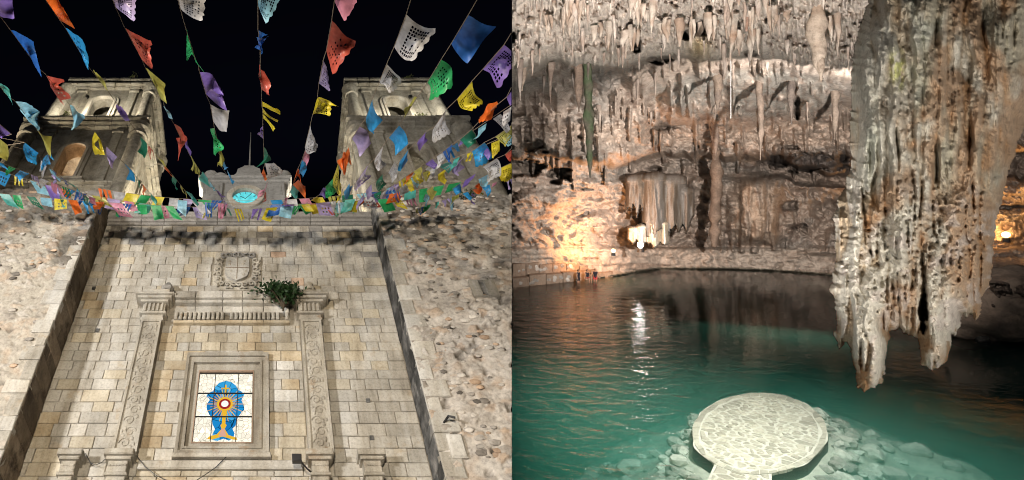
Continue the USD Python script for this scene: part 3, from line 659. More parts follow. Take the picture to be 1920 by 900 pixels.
for k, pxx in enumerate((400, 520)):
    x, _ = fz(pxx, 380, GY); obj('gable_pilaster', MB().add(*block(x - .42, x + .42, GY - .14, 20, gtop - .01, depth=.16, ch=.04)).slab(Polygon([(x - .25, gtop - 1.2), (x + .25, gtop - 1.2), (x + .2, gtop - .3), (x - .2, gtop - .3)]), GY - .18, GY - .138).get(), 'gable_stone', gable)
x, zp = fz(468, 308, GY + .4); _, zp1 = fz(468, 250, GY + .4)
pole = obj('flagpole', MB().lathe(0, 0, [(.05, 0), (.04, (zp1 - zp) * .6), (.02, zp1 - zp + .3)], 8).get(), 'gable_stone'); UsdGeom.Xformable(pole).AddTransformOp().Set(Gf.Matrix4d(1).SetTranslate(Gf.Vec3d(x, GY + .4, zp - .2)) * CHURCH)
tag(pole, 'bare thin grey pole on top of the clock gable', 'pole')

# plants rooted in the masonry
def plant(name, label, base, w, h, n, look, cat='shrub', stem=.0, lean=0.0, seed=1):
    t = thing(name, label, cat, m=Gf.Matrix4d(1).SetTranslate(Gf.Vec3d(*map(float, base))) * CHURCH)
    r2 = np.random.default_rng(seed); L, B = MB(), MB()
    for k in range(n):
        if k % 26 == 0:
            c = np.array([r2.normal(0, w * .24), r2.normal(-.1, w * .15), stem + h * (.25 + .55 * r2.random())])
            B.tube(np.array([[0, .1, 0], [lean * .5, 0, stem * .7], c * [.6, .6, .8], c]), np.array([.035, .03, .02, .012]) * min(1, w), 5)
        p = c + r2.normal(0, 1, 3) * [w * .13, w * .1, h * .10]
        d = r2.normal(0, 1, 3); d /= np.linalg.norm(d); e = np.cross(d, r2.normal(0, 1, 3)); e /= np.linalg.norm(e); s = r2.uniform(.055, .10) * (w / 1.0) ** .5
        L.add(np.array([p, p + d * s + e * s * .5, p + d * s * 2, p + d * s - e * s * .5]), [(0, 1, 2, 3)])
    obj('stem', B.get(), 'bark', t); obj('foliage', L.get(), look, t)
x, z = fz(531, 578, 15.5); plant('shrub', 'dark green leafy shrub growing on the entablature beside the right capital', (x, 15.5, z - .05), 1.25, 1.05, 1300, 'leaf_green', stem=.15, seed=2)
for px, py, y, w, lab, lk in ((252, 150, 17.2, .8, 'small scraggly plant on the top right of the left bell tower', 'leaf_dry'), (124, 221, 16.6, .7, 'small lit plant tuft on the left of the left tower cornice', 'leaf_dry'), (790, 221, 16.6, .6, 'small plant tuft on the lower cornice of the right bell tower', 'leaf_dry'), (765, 148, 17.1, .5, 'tiny plant sprig on the very top of the right bell tower', 'leaf_dry'), (872, 376, 14.9, .9, 'dark plant tuft on top of the right flanking wall', 'leaf_green')):
    x, z = fz(px, py, y); plant('plant_tuft', lab, (x, y, z - .1), w, .8 * w, 110, lk, cat='plant', seed=int(px))

# ------------------------------------------------------------------ lamps that light the square and the towers
def floodlamp(label, pos, aim, power, color, cone, soft=.5, frame=CHURCH, bulb='lamp_white', size=.3, radius=.2, name='floodlight'):
    d = np.asarray(aim, float) - np.asarray(pos, float); d /= np.linalg.norm(d); rows = look_rot(d)
    t = thing(name, label, 'floodlight', m=(mat4(rows, tuple(map(float, pos))) * frame) if frame is not None else mat4(rows, tuple(map(float, pos))))
    s = size                                             # local -z is the beam
    obj('housing', MB().lathe(0, 0, [(s * .35, s * .9), (s * .5, s * .6), (s * .8, 0), (s * .85, -s * .1), (s * .72, -s * .1), (s * .7, s * .04)], 14).get(), 'lamp_case', t)
    obj('lens', MB().lathe(0, 0, [(s * .01, .02 * s), (s * .7, .03 * s)], 14).get(), bulb, t)
    obj('bracket', MB().tube([(0, s * .95, s * .4), (0, s * 1.1, s * 1.0), (0, 0, s * 1.5), (0, 0, s * 1.0)], s * .08).get(), 'iron', t)
    spot(str(t.GetPath()), (0, 0, -s * .35), (0, 0, -s * 9), power, color, cone, soft, radius)
    return t
WHITE, WARM = (1, .95, .86), (1, .66, .34)
floodlamp('cool white floodlight on the left side of the square', (-22, -8.0, 6.0), (-.5, 16, 12.2), 14500, (1, .96, .90), 31, .8, radius=1.1)
floodlamp('warm yellow floodlight in the middle of the square', (-3.4, -16.0, 3.0), (0, 16, 12.0), 11500, (1, .85, .64), 31, .8, radius=1.1)
floodlamp('white roof floodlight aimed at the right side of the left tower', (-2.6, 20.2, 20.4), (-7.6, 19.6, 30), 3200, (1, .88, .66), 55)
floodlamp('white roof floodlight aimed at the left side of the right tower', (.6, 20.2, 20.4), (5.4, 19.6, 30), 1500, (1, .88, .66), 55)
floodlamp('cornice floodlight before the upper arch of the left tower', (-10.4, 15.3, 31.2), (-10.4, 17.6, 35), 520, (1, .90, .70), 80, size=.15, radius=.08)
floodlamp('cornice floodlight before the upper arch of the right tower', (8.5, 15.3, 31.2), (8.5, 17.6, 35), 330, (1, .92, .74), 80, size=.15, radius=.08)
floodlamp('floodlight on the roof left of the left tower', (-17.5, 16.0, 20.2), (-13.2, 17.8, 29), 1400, (1, .84, .58), 45)
floodlamp('small roof floodlight below the clock gable', (-1.0, 16.6, 20.75), (-1.0, 17.6, 22.5), 14, (.9, .97, 1), 80, size=.1, radius=.06)
# ================================================================== strings of cut-paper flags over the square
def dep(py): return 1 / (1 / 8.0 + (1 / 23.0 - 1 / 8.0) * min(max(py, -60), 400) / 385.0)
def wp(px, py, y=None):
    y = dep(py) if y is None else y
    return np.array([(px - PX) / F * y, y, CAMZ + (PY - py) / F * y])
frng = np.random.default_rng(99)

def flag_mesh(A, B, Cc, D, style, amp, seed):
    """Sheet hung between A and B (on the string) with free corners Cc (by B) and D (by A)."""
    r = np.random.default_rng(seed)
    def lines(n, m0, m1, bar):
        e = [0.0, m0]
        w = (1 - m0 - m1) / n
        for k in range(n): e += [m0 + k * w + w * bar, m0 + (k + 1) * w]
        return np.array(e + [1.0]) if m1 > 0 else np.array(e)
    if style == 'lattice': s, t = lines(9, .09, .07, .34), lines(7, .20, .12, .34)
    elif style == 'motif': s, t = lines(7, .12, .10, .5), lines(6, .16, .14, .5)
    elif style == 'small': s, t = lines(3, .2, .15, .5), lines(2, .25, .2, .5)
    else: s, t = np.linspace(0, 1, 10), np.linspace(0, 1, 10)
    ns, nt = len(s), len(t)
    Sg, Tg = np.meshgrid(s, t)
    scal = 1 - .10 * np.abs(np.sin(np.pi * 4 * Sg)) * (style in ('lattice', 'motif', 'scallop')) * (Tg > .93)
    T2 = Tg * (1 - (1 - scal) * -1) if style == 'scallop' else Tg + (1 - scal) * .9
    P = ((1 - Sg) * (1 - T2))[..., None] * A + (Sg * (1 - T2))[..., None] * B + (Sg * T2)[..., None] * Cc + ((1 - Sg) * T2)[..., None] * D
    n = np.cross(B - A, D - A); n /= np.linalg.norm(n) + 1e-9
    L = max(np.linalg.norm(B - A), np.linalg.norm(D - A))
    wob = meshkit.noise(np.stack([Sg * 2.2 + seed, Tg * 2.2, 0 * Sg], -1), seed) - .5
    P = P + (amp * L * (.5 * np.sin(np.pi * Tg * r.uniform(.6, 1.1)) * r.choice([-1, 1]) + 1.3 * wob * Tg))[..., None] * n
    P = P + ((1 - np.abs(2 * Sg - 1)) * Tg * (meshkit.noise(np.stack([Tg * 3 + seed, Sg * 1.5, Sg * 0 + 4], -1), seed) - .5) * .25)[..., None] * (B - A)
    f = []
    mot = r.uniform(.3, .6)
    for i in range(nt - 1):
        for j in range(ns - 1):
            hole = False
            if style in ('lattice', 'motif', 'small') and i % 2 == 0 and j % 2 == 0 and i > 0 and j > 0 and i < nt - 1 and j < ns - 1:
                hole = (i % 2 == 0)
            # holes are the cells between bars: odd interval after each bar edge
            hole = style in ('lattice', 'motif', 'small') and i >= 2 and j >= 2 and i % 2 == 0 and j % 2 == 0 and i < nt - 2 and j < ns - 2
            if hole and style == 'lattice':
                u, v = (s[j] + s[j + 1]) / 2 - .55, (t[i] + t[i + 1]) / 2 - .6
                if (u / .22) ** 2 + (v / .28) ** 2 < 1 and r.random() < .9: hole = False
            if hole and style == 'motif' and r.random() < mot: hole = False
            if not hole: a = i * ns + j; f.append((a, a + 1, a + ns + 1, a + ns))
    return P.reshape(-1, 3), np.array(f)

SD = ['', 'first', 'second', 'third', 'fourth', 'fifth', 'sixth', 'seventh', 'eighth', 'ninth', 'tenth', 'eleventh', 'twelfth', 'thirteenth', 'fourteenth', 'fifteenth', 'sixteenth', 'seventeenth', 'eighteenth', 'nineteenth', 'twentieth', 'twenty-first', 'twenty-second', 'twenty-third', 'twenty-fourth', 'twenty-fifth', 'twenty-sixth', 'twenty-seventh', 'twenty-eighth', 'twenty-ninth', 'thirtieth']
SD += ['thirty-' + x for x in SD[1:10]] + ['fortieth'] + ['forty-' + x for x in SD[1:10]] + ['fiftieth'] + ['fifty-' + x for x in SD[1:10]] + ['sixtieth'] + ['sixty-' + x for x in SD[1:10]] + ['seventieth'] + ['seventy-' + x for x in SD[1:10]] + ['eightieth']
STY = {'lattice': 'grid-cut', 'motif': 'pierced', 'plain': 'plain', 'scallop': 'scalloped', 'small': 'pierced', 'twist': 'twisted', 'tail': 'tattered two-tailed'}
COLS = list(PAPER)
def clipx(P): P[:, 0] = np.minimum(P[:, 0], KP * P[:, 1] - .012); return P
def put_flag(A, B, Cc, D, col, style, label, seed, px=True, big=True):
    if px:
        j = frng.uniform(-.02, .02, 2)
        q = [wp(*A), wp(*B), wp(*Cc, dep((A[1] + B[1]) / 2) * (1 + j[0])), wp(*D, dep((A[1] + B[1]) / 2) * (1 + j[1]))]
    else: q = [np.asarray(v) for v in (A, B, Cc, D)]
    sty = style
    if style in ('twist', 'tail'):
        b = MB()
        if style == 'tail':                                # torn into strips that stream out
            for k in range(3):
                u0, u1 = k / 3, (k + .8) / 3
                a0, a1 = q[0] + (q[1] - q[0]) * u0, q[0] + (q[1] - q[0]) * u1
                e = q[3] + (q[2] - q[3]) * (u0 + frng.uniform(-.25, .25)); e2 = e + (a1 - a0) * .55
                b.add(*flag_mesh(a0, a1, e2, e, 'plain', .12, seed + k))
        else:
            v, f = flag_mesh(*q, 'plain', .28, seed); b.add(v, f)
            m = (q[0] + q[2]) / 2; b.add(*flag_mesh(m, q[1], q[2] + (q[2] - q[0]) * .18, q[3], 'plain', .22, seed + 9))
        v, f = b.get()
    else: v, f = flag_mesh(*q, style, .13, seed)
    v = clipx(v)
    at_base('paper_flag', (v, f), 'paper_' + col.replace(' ', '_'), q[0], None, smooth=True, label=label, cat='flag', group='cut-paper flags strung over the church square')

# per string: where it starts and ends, what it passes, and its flags (A, B on the string; C, D free; colour; cut)
T = lambda s: s
STR = [
 ('string at the far left tower edge', (-12, 120), (118, 384), [((-5, 155), (9, 175), (24, 200), (16, 172), 'teal', 'plain'), ((28, 190), (58, 230), (62, 238), (46, 203), 'sky blue', 'twist'), ((66, 238), (82, 262), (98, 290), (96, 258), 'olive yellow', 'plain')]),
 ('string leaving the left margin', (-12, 224), (190, 390), [((-6, 228), (22, 252), (4, 264), (-10, 250), 'purple', 'plain'), ((-3, 258), (14, 272), (12, 302), (-8, 290), 'olive yellow', 'plain'), ((46, 267), (72, 287), (71, 309), (47, 297), 'light blue', 'motif'), ((77, 300), (88, 312), (86, 341), (76, 322), 'white', 'tail')]),
 ('string left of the left tower', (-8, 18), (300, 386), [((-25, -6), (0, 30), (26, 33), (22, -6), 'purple', 'plain'), ((20, 57), (70, 126), (75, 141), (67, 84), 'blue', 'plain'), ((86, 140), (121, 198), (130, 184), (112, 148), 'red', 'motif'), ((130, 196), (138, 226), (134, 243), (157, 226), 'sky blue', 'plain'), ((178, 247), (186, 258), (192, 284), (184, 291), 'yellow', 'twist'), ((200, 275), (220, 294), (214, 320), (203, 302), 'lilac', 'plain'), ((233, 306), (247, 320), (249, 343), (241, 336), 'light blue', 'plain')]),
 ('string across the left tower front', (76, -20), (372, 388), [((80, -8), (112, 38), (123, 42), (108, 8), 'orange', 'twist'), ((122, 52), (168, 128), (171, 138), (162, 84), 'light blue', 'motif'), ((175, 130), (200, 168), (206, 170), (184, 136), 'olive yellow', 'plain'), ((220, 195), (238, 222), (243, 226), (224, 200), 'purple', 'plain'), ((262, 255), (275, 268), (272, 297), (260, 285), 'dark green', 'plain')]),
 ('string right of the left tower', (200, -20), (424, 386), [((208, -10), (217, 14), (249, 35), (252, -6), 'lilac', 'lattice'), ((234, 52), (266, 112), (286, 130), (276, 68), 'red', 'motif'), ((272, 126), (306, 190), (312, 194), (304, 152), 'olive yellow', 'plain'), ((308, 198), (320, 222), (325, 224), (314, 204), 'sky blue', 'plain'), ((326, 232), (338, 258), (334, 285), (344, 262), 'red', 'twist'), ((344, 265), (354, 288), (358, 292), (350, 272), 'purple', 'plain'), ((357, 290), (376, 322), (379, 331), (360, 318), 'olive yellow', 'tail'), ((380, 322), (390, 335), (395, 352), (378, 340), 'teal', 'plain')]),
 ('string left of the clock gable', (328, -20), (452, 386), [((331, -10), (338, 16), (376, 43), (383, -6), 'white', 'motif'), ((349, 55), (366, 112), (351, 111), (350, 80), 'green', 'lattice'), ((366, 108), (372, 122), (389, 139), (370, 116), 'green', 'plain'), ((374, 135), (386, 176), (418, 196), (414, 162), 'purple', 'twist'), ((394, 195), (400, 228), (425, 246), (430, 208), 'white', 'plain'), ((402, 240), (406, 282), (411, 296), (410, 256), 'green', 'motif'), ((411, 275), (415, 312), (411, 322), (418, 290), 'olive yellow', 'plain'), ((420, 302), (432, 338), (443, 346), (426, 316), 'light blue', 'tail')]),
 ('string over the clock gable', (482, -20), (490, 388), [((481, -12), (484, 10), (498, 43), (524, -8), 'sky blue', 'lattice'), ((484, 55), (488, 92), (478, 84), (500, 62), 'blue', 'twist'), ((488, 120), (490, 166), (513, 181), (494, 134), 'red', 'plain'), ((491, 190), (493, 224), (512, 246), (523, 220), 'yellow', 'tail'), ((493, 236), (494, 262), (481, 252), (487, 243), 'purple', 'tail'), ((494, 275), (495, 298), (482, 313), (504, 303), 'dark green', 'plain'), ((497, 306), (503, 335), (519, 318), (507, 303), 'white', 'motif'), ((494, 316), (501, 336), (497, 334), (492, 322), 'orange', 'plain')]),
 ('string right of the clock gable', (634, -20), (532, 386), [((630, -10), (627, 2), (645, 39), (668, -4), 'pink', 'scallop'), ((622, 38), (612, 95), (624, 131), (667, 72), 'red', 'motif'), ((606, 113), (598, 156), (611, 161), (611, 126), 'lilac', 'motif'), ((595, 183), (586, 215), (618, 220), (622, 192), 'yellow', 'lattice'), ((598, 184), (604, 192), (634, 204), (628, 200), 'yellow', 'plain'), ((582, 234), (572, 276), (588, 285), (599, 262), 'white', 'motif'), ((573, 280), (567, 302), (573, 313), (580, 295), 'pink', 'scallop'), ((566, 300), (560, 326), (566, 336), (574, 318), 'light blue', 'plain'), ((556, 322), (549, 346), (563, 351), (565, 335), 'orange', 'twist'), ((550, 346), (544, 360), (556, 371), (562, 352), 'teal', 'plain')]),
 ('string left of the right tower', (776, -20), (566, 386), [((762, 27), (739, 88), (773, 121), (816, 53), 'white', 'lattice'), ((725, 120), (711, 154), (727, 179), (750, 158), 'white', 'lattice'), ((698, 186), (686, 222), (702, 250), (717, 226), 'light blue', 'plain'), ((674, 237), (660, 260), (675, 293), (697, 266), 'lilac', 'plain'), ((654, 276), (637, 305), (641, 310), (653, 290), 'orange', 'twist'), ((634, 307), (621, 344), (643, 347), (645, 332), 'yellow', 'lattice'), ((625, 334), (611, 350), (613, 367), (636, 354), 'green', 'motif'), ((606, 352), (598, 366), (608, 378), (612, 366), 'purple', 'plain')]),
 ('string grazing the right tower', (906, -20), (612, 386), [((878, 28), (846, 82), (876, 117), (930, 47), 'blue', 'plain'), ((827, 112), (801, 155), (803, 190), (852, 155), 'green', 'motif'), ((783, 181), (758, 221), (765, 219), (781, 198), 'olive yellow', 'plain'), ((748, 235), (729, 258), (743, 290), (765, 270), 'light blue', 'plain'), ((718, 274), (704, 296), (706, 322), (723, 308), 'white', 'motif'), ((690, 309), (668, 342), (672, 352), (690, 335), 'lilac', 'lattice'), ((655, 344), (645, 360), (652, 372), (660, 352), 'light blue', 'plain')]),
 ('string across the right tower', (965, 62), (668, 386), [((945, 84), (905, 130), (932, 163), (972, 118), 'purple', 'lattice'), ((885, 152), (857, 186), (880, 208), (902, 194), 'yellow', 'lattice'), ((838, 204), (815, 238), (814, 266), (842, 249), 'white', 'motif'), ((800, 246), (784, 264), (788, 283), (798, 264), 'purple', 'plain'), ((766, 280), (750, 302), (748, 325), (765, 300), 'light blue', 'plain'), ((740, 303), (728, 324), (730, 345), (744, 330), 'white', 'motif'), ((718, 326), (706, 340), (711, 358), (723, 345), 'dark green', 'motif'), ((696, 345), (686, 358), (694, 372), (703, 358), 'lilac', 'plain')]),
 ('string right of the right tower', (965, 164), (724, 386), [((963, 166), (950, 182), (958, 197), (968, 185), 'purple', 'plain'), ((934, 195), (900, 226), (905, 230), (934, 212), 'orange', 'twist'), ((884, 243), (862, 262), (874, 283), (892, 271), 'dark green', 'plain'), ((848, 270), (829, 286), (851, 308), (838, 296), 'blue', 'tail'), ((815, 298), (797, 318), (806, 336), (817, 326), 'white', 'motif'), ((787, 318), (773, 332), (787, 344), (796, 336), 'yellow', 'lattice'), ((762, 342), (750, 352), (752, 367), (765, 362), 'white', 'plain')]),
 ('long string from the right margin', (965, 230), (790, 384), [((960, 235), (928, 257), (944, 279), (958, 258), 'olive yellow', 'lattice'), ((908, 267), (885, 284), (890, 315), (921, 298), 'light blue', 'motif'), ((869, 295), (850, 312), (856, 331), (867, 315), 'lilac', 'plain'), ((840, 314), (821, 327), (832, 346), (838, 332), 'yellow', 'plain'), ((812, 348), (800, 358), (813, 374), (818, 360), 'olive yellow', 'plain')]),
 ('short string at the right margin', (965, 274), (842, 382), [((963, 278), (947, 290), (957, 300), (966, 294), 'red', 'plain'), ((931, 297), (905, 313), (916, 338), (942, 325), 'white', 'lattice'), ((893, 325), (872, 338), (870, 352), (886, 342), 'purple', 'plain'), ((862, 344), (848, 354), (853, 370), (866, 360), 'light blue', 'plain')]),
 ('thin string to the right tower base', (965, 196), (700, 372), []),
 ('thin string crossing the right tower', (965, 250), (640, 390), []),
 ('thin string low over the right wall', (965, 330), (780, 392), []),
 ('thin string low over the left wall', (-12, 300), (230, 392), []),
 ('lowest string at the right margin', (965, 300), (880, 376), [((962, 305), (936, 316), (938, 341), (964, 332), 'yellow', 'motif'), ((916, 326), (896, 336), (898, 349), (914, 348), 'sky blue', 'motif'), ((894, 346), (886, 356), (899, 360), (906, 352), 'orange', 'twist')]),
]
nf = 0
for k, (what, st, en, fl) in enumerate(STR):
    pts = [st] + [q for a in fl for q in (a[0], a[1])] + [en]
    d = np.array(pts, float)
    # keep the knots in order down the string
    pts = sorted(pts, key=lambda p: p[1]); pts = [p for i, p in enumerate(pts) if i == 0 or p[1] - pts[i - 1][1] > 3]
    line = np.array([wp(*p) for p in pts]); line = clipx(line)
    at_base('bunting_string', MB().tube(line, .006, 4).get(), 'cord', line[0], label='thin brown ' + what, cat='string', group=None)
    n = -1
    for n, (A, B, Cc, D, col, sty) in enumerate(fl):
        put_flag(A, B, Cc, D, col, sty, f'{col} {STY[sty]} flag, {SD[n + 1]} down the {what}', 100 + nf); nf += 1
    # the string runs on, ever smaller, to the wall top
    a, b = np.array(pts[-2] if pts[-1] == en else pts[-1], float), np.array(en, float)
    L = np.linalg.norm(b - a); at_ = 6.0
    while at_ < L - 6:
        t0 = at_ / L; p = a + (b - a) * t0; s = .36 * F / dep(p[1]) * frng.uniform(.85, 1.15); w = (b - a) / L * s * frng.uniform(.5, .9); at_ += s * frng.uniform(.7, 1.15)
        ang = frng.uniform(-.7, .9); dn = np.array([math.sin(ang) * s, math.cos(ang) * s]) * frng.uniform(.7, 1.15)
        if abs(p[0] - 458) < 36 and 340 < p[1] < 384: continue
        n += 1
        col = COLS[frng.integers(len(COLS))]; sty = frng.choice(['plain', 'small', 'motif', 'tail'])
        put_flag(tuple(p), tuple(p + w), tuple(p + w * frng.uniform(.4, 1) + dn), tuple(p + dn * frng.uniform(.5, 1)), col, sty, f'small {col} {STY[sty]} flag, {SD[n + 1]} down the {what}', 400 + nf); nf += 1
# strings drawn along the foot of the towers and the wall top
ROWS = [('string sagging before the wall top', (180, 352), (430, 400), (760, 352), 27), ('string below the left tower', (-6, 318), (150, 372), (330, 388), 30), ('low string left of the gable', (-6, 362), (200, 384), (470, 392), 26),
        ('string below the clock gable', (330, 374), (480, 391), (640, 378), 25), ('low string right of the gable', (470, 392), (640, 380), (800, 366), 26), ('string below the right tower', (560, 384), (700, 372), (870, 340), 28)]
for k, (what, a, b, c, step) in enumerate(ROWS):
    ts = np.linspace(0, 1, 40); a, b, c = map(np.array, (a, b, c))
    pp = np.array([(1 - t) ** 2 * a + 2 * t * (1 - t) * b + t * t * c for t in ts]); yy = 22.5 - .12 * k
    line = clipx(np.array([wp(*p, yy) for p in pp]))
    at_base('bunting_string', MB().tube(line, .006, 4).get(), 'cord', line[0], label='thin brown ' + what, cat='string')
    seg = np.concatenate([[0], np.cumsum(np.linalg.norm(np.diff(pp, axis=0), axis=1))]); n = int(seg[-1] / step)
    for q in range(n):
        s0 = (q + .15) * step; w_ = step * frng.uniform(.55, .95); s1 = s0 + w_
        A = np.array([np.interp(s0, seg, pp[:, i]) for i in (0, 1)]); B = np.array([np.interp(s1, seg, pp[:, i]) for i in (0, 1)])
        ang = frng.uniform(-.6, .7); dn = np.array([math.sin(ang), math.cos(ang)]) * frng.uniform(18, 33)
        col = COLS[frng.integers(len(COLS))]; sty = frng.choice(['plain', 'small', 'plain', 'plain', 'tail'])
        if abs(A[0] - 458) < 38 and A[1] < 388: continue
        q4 = [wp(*A, yy), wp(*B, yy), wp(*(B + dn * frng.uniform(.7, 1.1)), yy + frng.uniform(-.2, .2)), wp(*(A + dn * frng.uniform(.6, 1.1)), yy + frng.uniform(-.2, .2))]
        put_flag(*q4, col, sty, f'small {col} {STY[sty]} flag, {SD[q + 1]} from left, {what}', 900 + nf, px=False); nf += 1
# ================================================================== cave: everything in world metres, water at z = 0
def ray(px, py, Y): return np.stack([(px - PX) / F * Y, Y + 0 * px, CAMZ + (PY - py) / F * Y], -1)
WLX = np.array([940, 1000, 1080, 1150, 1200, 1243, 1330, 1450, 1560, 1640, 1760, 1810, 1830, 1860, 1920, 1990.])
WLY = np.array([541, 534, 526, 517, 508, 503, 503, 507, 515, 520, 530, 560, 615, 625, 632, 640.])
wl = PchipInterpolator(WLX, WLY)
def yw(px): return CAMZ * F / (wl(px) - PY)
def nz(px, py, sx, sy, seed, o=4):
    u, v = px / sx, py / sy; a = .5 + seed * .37 if .4 < sx / sy < 2.5 else .12
    u, v = u * math.cos(a) - v * math.sin(a), u * math.sin(a) + v * math.cos(a)      # off the axes, so that no lattice shows
    w = meshkit.noise(np.stack([u * .8 + 5, v * .8, np.full(np.shape(px), seed * 3.1)], -1), seed + 50) - .5
    return meshkit.fbm(np.stack([u + .9 * w, v - .7 * w, np.full(np.shape(px), seed * 7.3) + u * .23], -1), o, seed)
def colmax(px, py, cols, out, cidx=None):
    """Raise the relief by drip columns (cx, top, bottom, half width, height)."""
    xs, ys = px[0], py[:, 0]
    for cx, t, b, w, h, sd in cols:
        i0, i1 = np.searchsorted(ys, t), np.searchsorted(ys, b + 2); j0, j1 = np.searchsorted(xs, cx - 1.6 * w), np.searchsorted(xs, cx + 1.6 * w)
        if i1 <= i0 or j1 <= j0: continue
        X, Y = px[i0:i1, j0:j1], py[i0:i1, j0:j1]
        u = np.clip((Y - t) / (b - t), 0, 1)
        ww = w * (1 - .72 * u ** 2.2) * (.85 + .3 * meshkit.noise(np.stack([Y / 26, X * 0, X * 0 + sd], -1), 3))
        dx = (X - cx - (meshkit.noise(np.stack([Y / 60, X * 0 + sd, X * 0], -1), 5) - .5) * w * .9) / ww
        pr = np.sqrt(np.clip(1 - dx * dx, 0, 1)) * np.clip(u * 7, 0, 1) * (u < 1)
        blk = out[i0:i1, j0:j1]; np.maximum(blk, pr * h, out=blk)

def grid_faces(ny, nx, keep=None):
    i, j = np.meshgrid(np.arange(ny - 1), np.arange(nx - 1), indexing='ij'); a = i * nx + j
    if keep is not None: a = a[keep]
    a = a.ravel()
    return np.vstack([np.stack([a, a + nx, a + nx + 1], 1), np.stack([a, a + nx + 1, a + 1], 1)])

# ---- walls and ceiling as one rock surface
crng = np.random.default_rng(41)
gx, gy = np.meshgrid(np.linspace(960, 1985, 560), np.concatenate([np.linspace(-150, -20, 26)[:-1], np.linspace(-20, 560, 350), np.linspace(562, 690, 30)]))
YW = yw(gx)
wy = gy + (90 * (nz(gx, gy, 190, 120, 1) - .5) + 46 * (nz(gx, gy, 46, 60, 6) - .5)) * sstep(60, 130, gy) * (1 - sstep(430, 470, gy)) + 10 * (nz(gx, gy, 40, 30, 2) - .5) * (1 - sstep(440, 470, gy))
LP = np.array([-160, -60, 0, 60, 118, 126, 150, 200, 245, 282, 290, 300, 330, 338, 400, 462, 467, 473, 700.])
def prof(px):
    Yw = CAMZ * F / (min(float(wl(np.array(float(px)))), 533.0) - PY); k = sstep(1380, 1500, px)
    return np.array([15.9, 19.6, 22.9, 27.5, 33.5, 40, 45, 54, Yw - 9, Yw - 7, Yw - 4 + 2 * k, Yw + 1 + 6 * k, Yw + 1 + 5 * k, Yw + .5, Yw + 1.6, Yw + 1.1, Yw - .3, Yw - .6, Yw - .6])
cx_ = np.linspace(955, 1990, 60); tabs = np.array([prof(p) for p in cx_])
depth = np.zeros_like(gx)
ix = np.clip((gx - 955) / (1990 - 955) * 59, 0, 58.999); lo = ix.astype(int); fr = ix - lo
pl = [PchipInterpolator(LP, tabs[q]) for q in range(60)]
for q in range(59):
    m = lo == q
    if m.any(): depth[m] = pl[q](np.clip(wy[m], -158, 698)) * (1 - fr[m]) + pl[q + 1](np.clip(wy[m], -158, 698)) * fr[m]
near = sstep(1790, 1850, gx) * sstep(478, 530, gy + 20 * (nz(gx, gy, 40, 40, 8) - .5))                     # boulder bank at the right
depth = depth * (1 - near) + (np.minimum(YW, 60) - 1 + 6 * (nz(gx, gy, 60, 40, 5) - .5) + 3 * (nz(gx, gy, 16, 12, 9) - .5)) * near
left = (1 - sstep(1120, 1190, gx)) * sstep(440, 520, gy)                # low bank at the left, sloping to the shore
depth = depth * (1 - left) + (YW + (wl(gx) - gy) * .05) * left
ceil = 1 - sstep(112, 150, wy)
wall = sstep(190, 260, gy)
s = depth / 50
rel = np.zeros_like(gx)
rel += (nz(gx, gy, 120, 80, 11) - .5) * 7 * sstep(80, 160, gy) * (1 - sstep(440, 480, gy))
rel += (nz(gx, gy, 34, 22, 12, 5) - .5) * 3.4 * (1 - .75 * sstep(455, 470, gy))
rel += (nz(gx, gy, 60, 12, 13) - .5) * 1.7 * wall                          # bedding
rel += (nz(gx, gy, 9, 8, 14, 3) - .5) * (1.5 + 1.4 * ceil) * (1 - .4 * sstep(460, 475, gy))
rel += (nz(gx, gy, 5, 20, 15, 3) - .5) * 1.7 * ceil
drip = np.zeros_like(gx)
cols = []
for q in range(800):
    X = crng.uniform(960, 1640); t = crng.uniform(-100, 118) ; wd = crng.choice([2.5, 3.5, 5, 7], p=[.3, .3, .25, .15]); L = crng.uniform(9, 42) * (wd / 4) ** .6
    cols.append((X, t, min(t + L, 146 + 30 * float(meshkit.noise(np.array([X / 40., 0, 0]), 4))), wd, crng.uniform(.5, 1.7), q))
for q in range(100):
    X = crng.uniform(960, 1600); t = crng.uniform(130, 300); cols.append((X, t, t + crng.uniform(18, 70), crng.uniform(2.5, 6), crng.uniform(.5, 1.5), q + 3000))
cols += [(1420, 322, 474, 20, 1.2, 9001), (1452, 330, 470, 14, 1.0, 9002), (1392, 338, 474, 13, .9, 9003), (1475, 345, 468, 11, .8, 9004), (1372, 350, 472, 10, .7, 9005)]
for q in range(90):                                                       # fluted flowstone on the far wall
    X = crng.uniform(1290, 1560); t = crng.uniform(325, 380); cols.append((X, t, t + crng.uniform(50, 100), crng.uniform(3, 9), crng.uniform(.2, .5), q + 5000))
colmax(gx, gy, cols, drip)
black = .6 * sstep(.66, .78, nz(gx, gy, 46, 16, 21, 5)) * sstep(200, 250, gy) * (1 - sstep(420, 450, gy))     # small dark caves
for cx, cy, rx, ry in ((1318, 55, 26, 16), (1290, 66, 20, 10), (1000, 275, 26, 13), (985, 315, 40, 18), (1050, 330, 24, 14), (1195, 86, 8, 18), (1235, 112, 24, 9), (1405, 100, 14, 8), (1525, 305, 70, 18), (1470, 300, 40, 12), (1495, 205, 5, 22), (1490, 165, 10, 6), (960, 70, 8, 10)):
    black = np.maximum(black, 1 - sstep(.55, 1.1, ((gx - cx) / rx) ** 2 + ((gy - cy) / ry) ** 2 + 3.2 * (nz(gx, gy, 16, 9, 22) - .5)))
for cx, t, b, w, h in ((1318, 60, 112, 16, 4.5), (1300, 45, 100, 10, 3)): colmax(gx, gy, [(cx, t, b, w, h, 1)], drip)
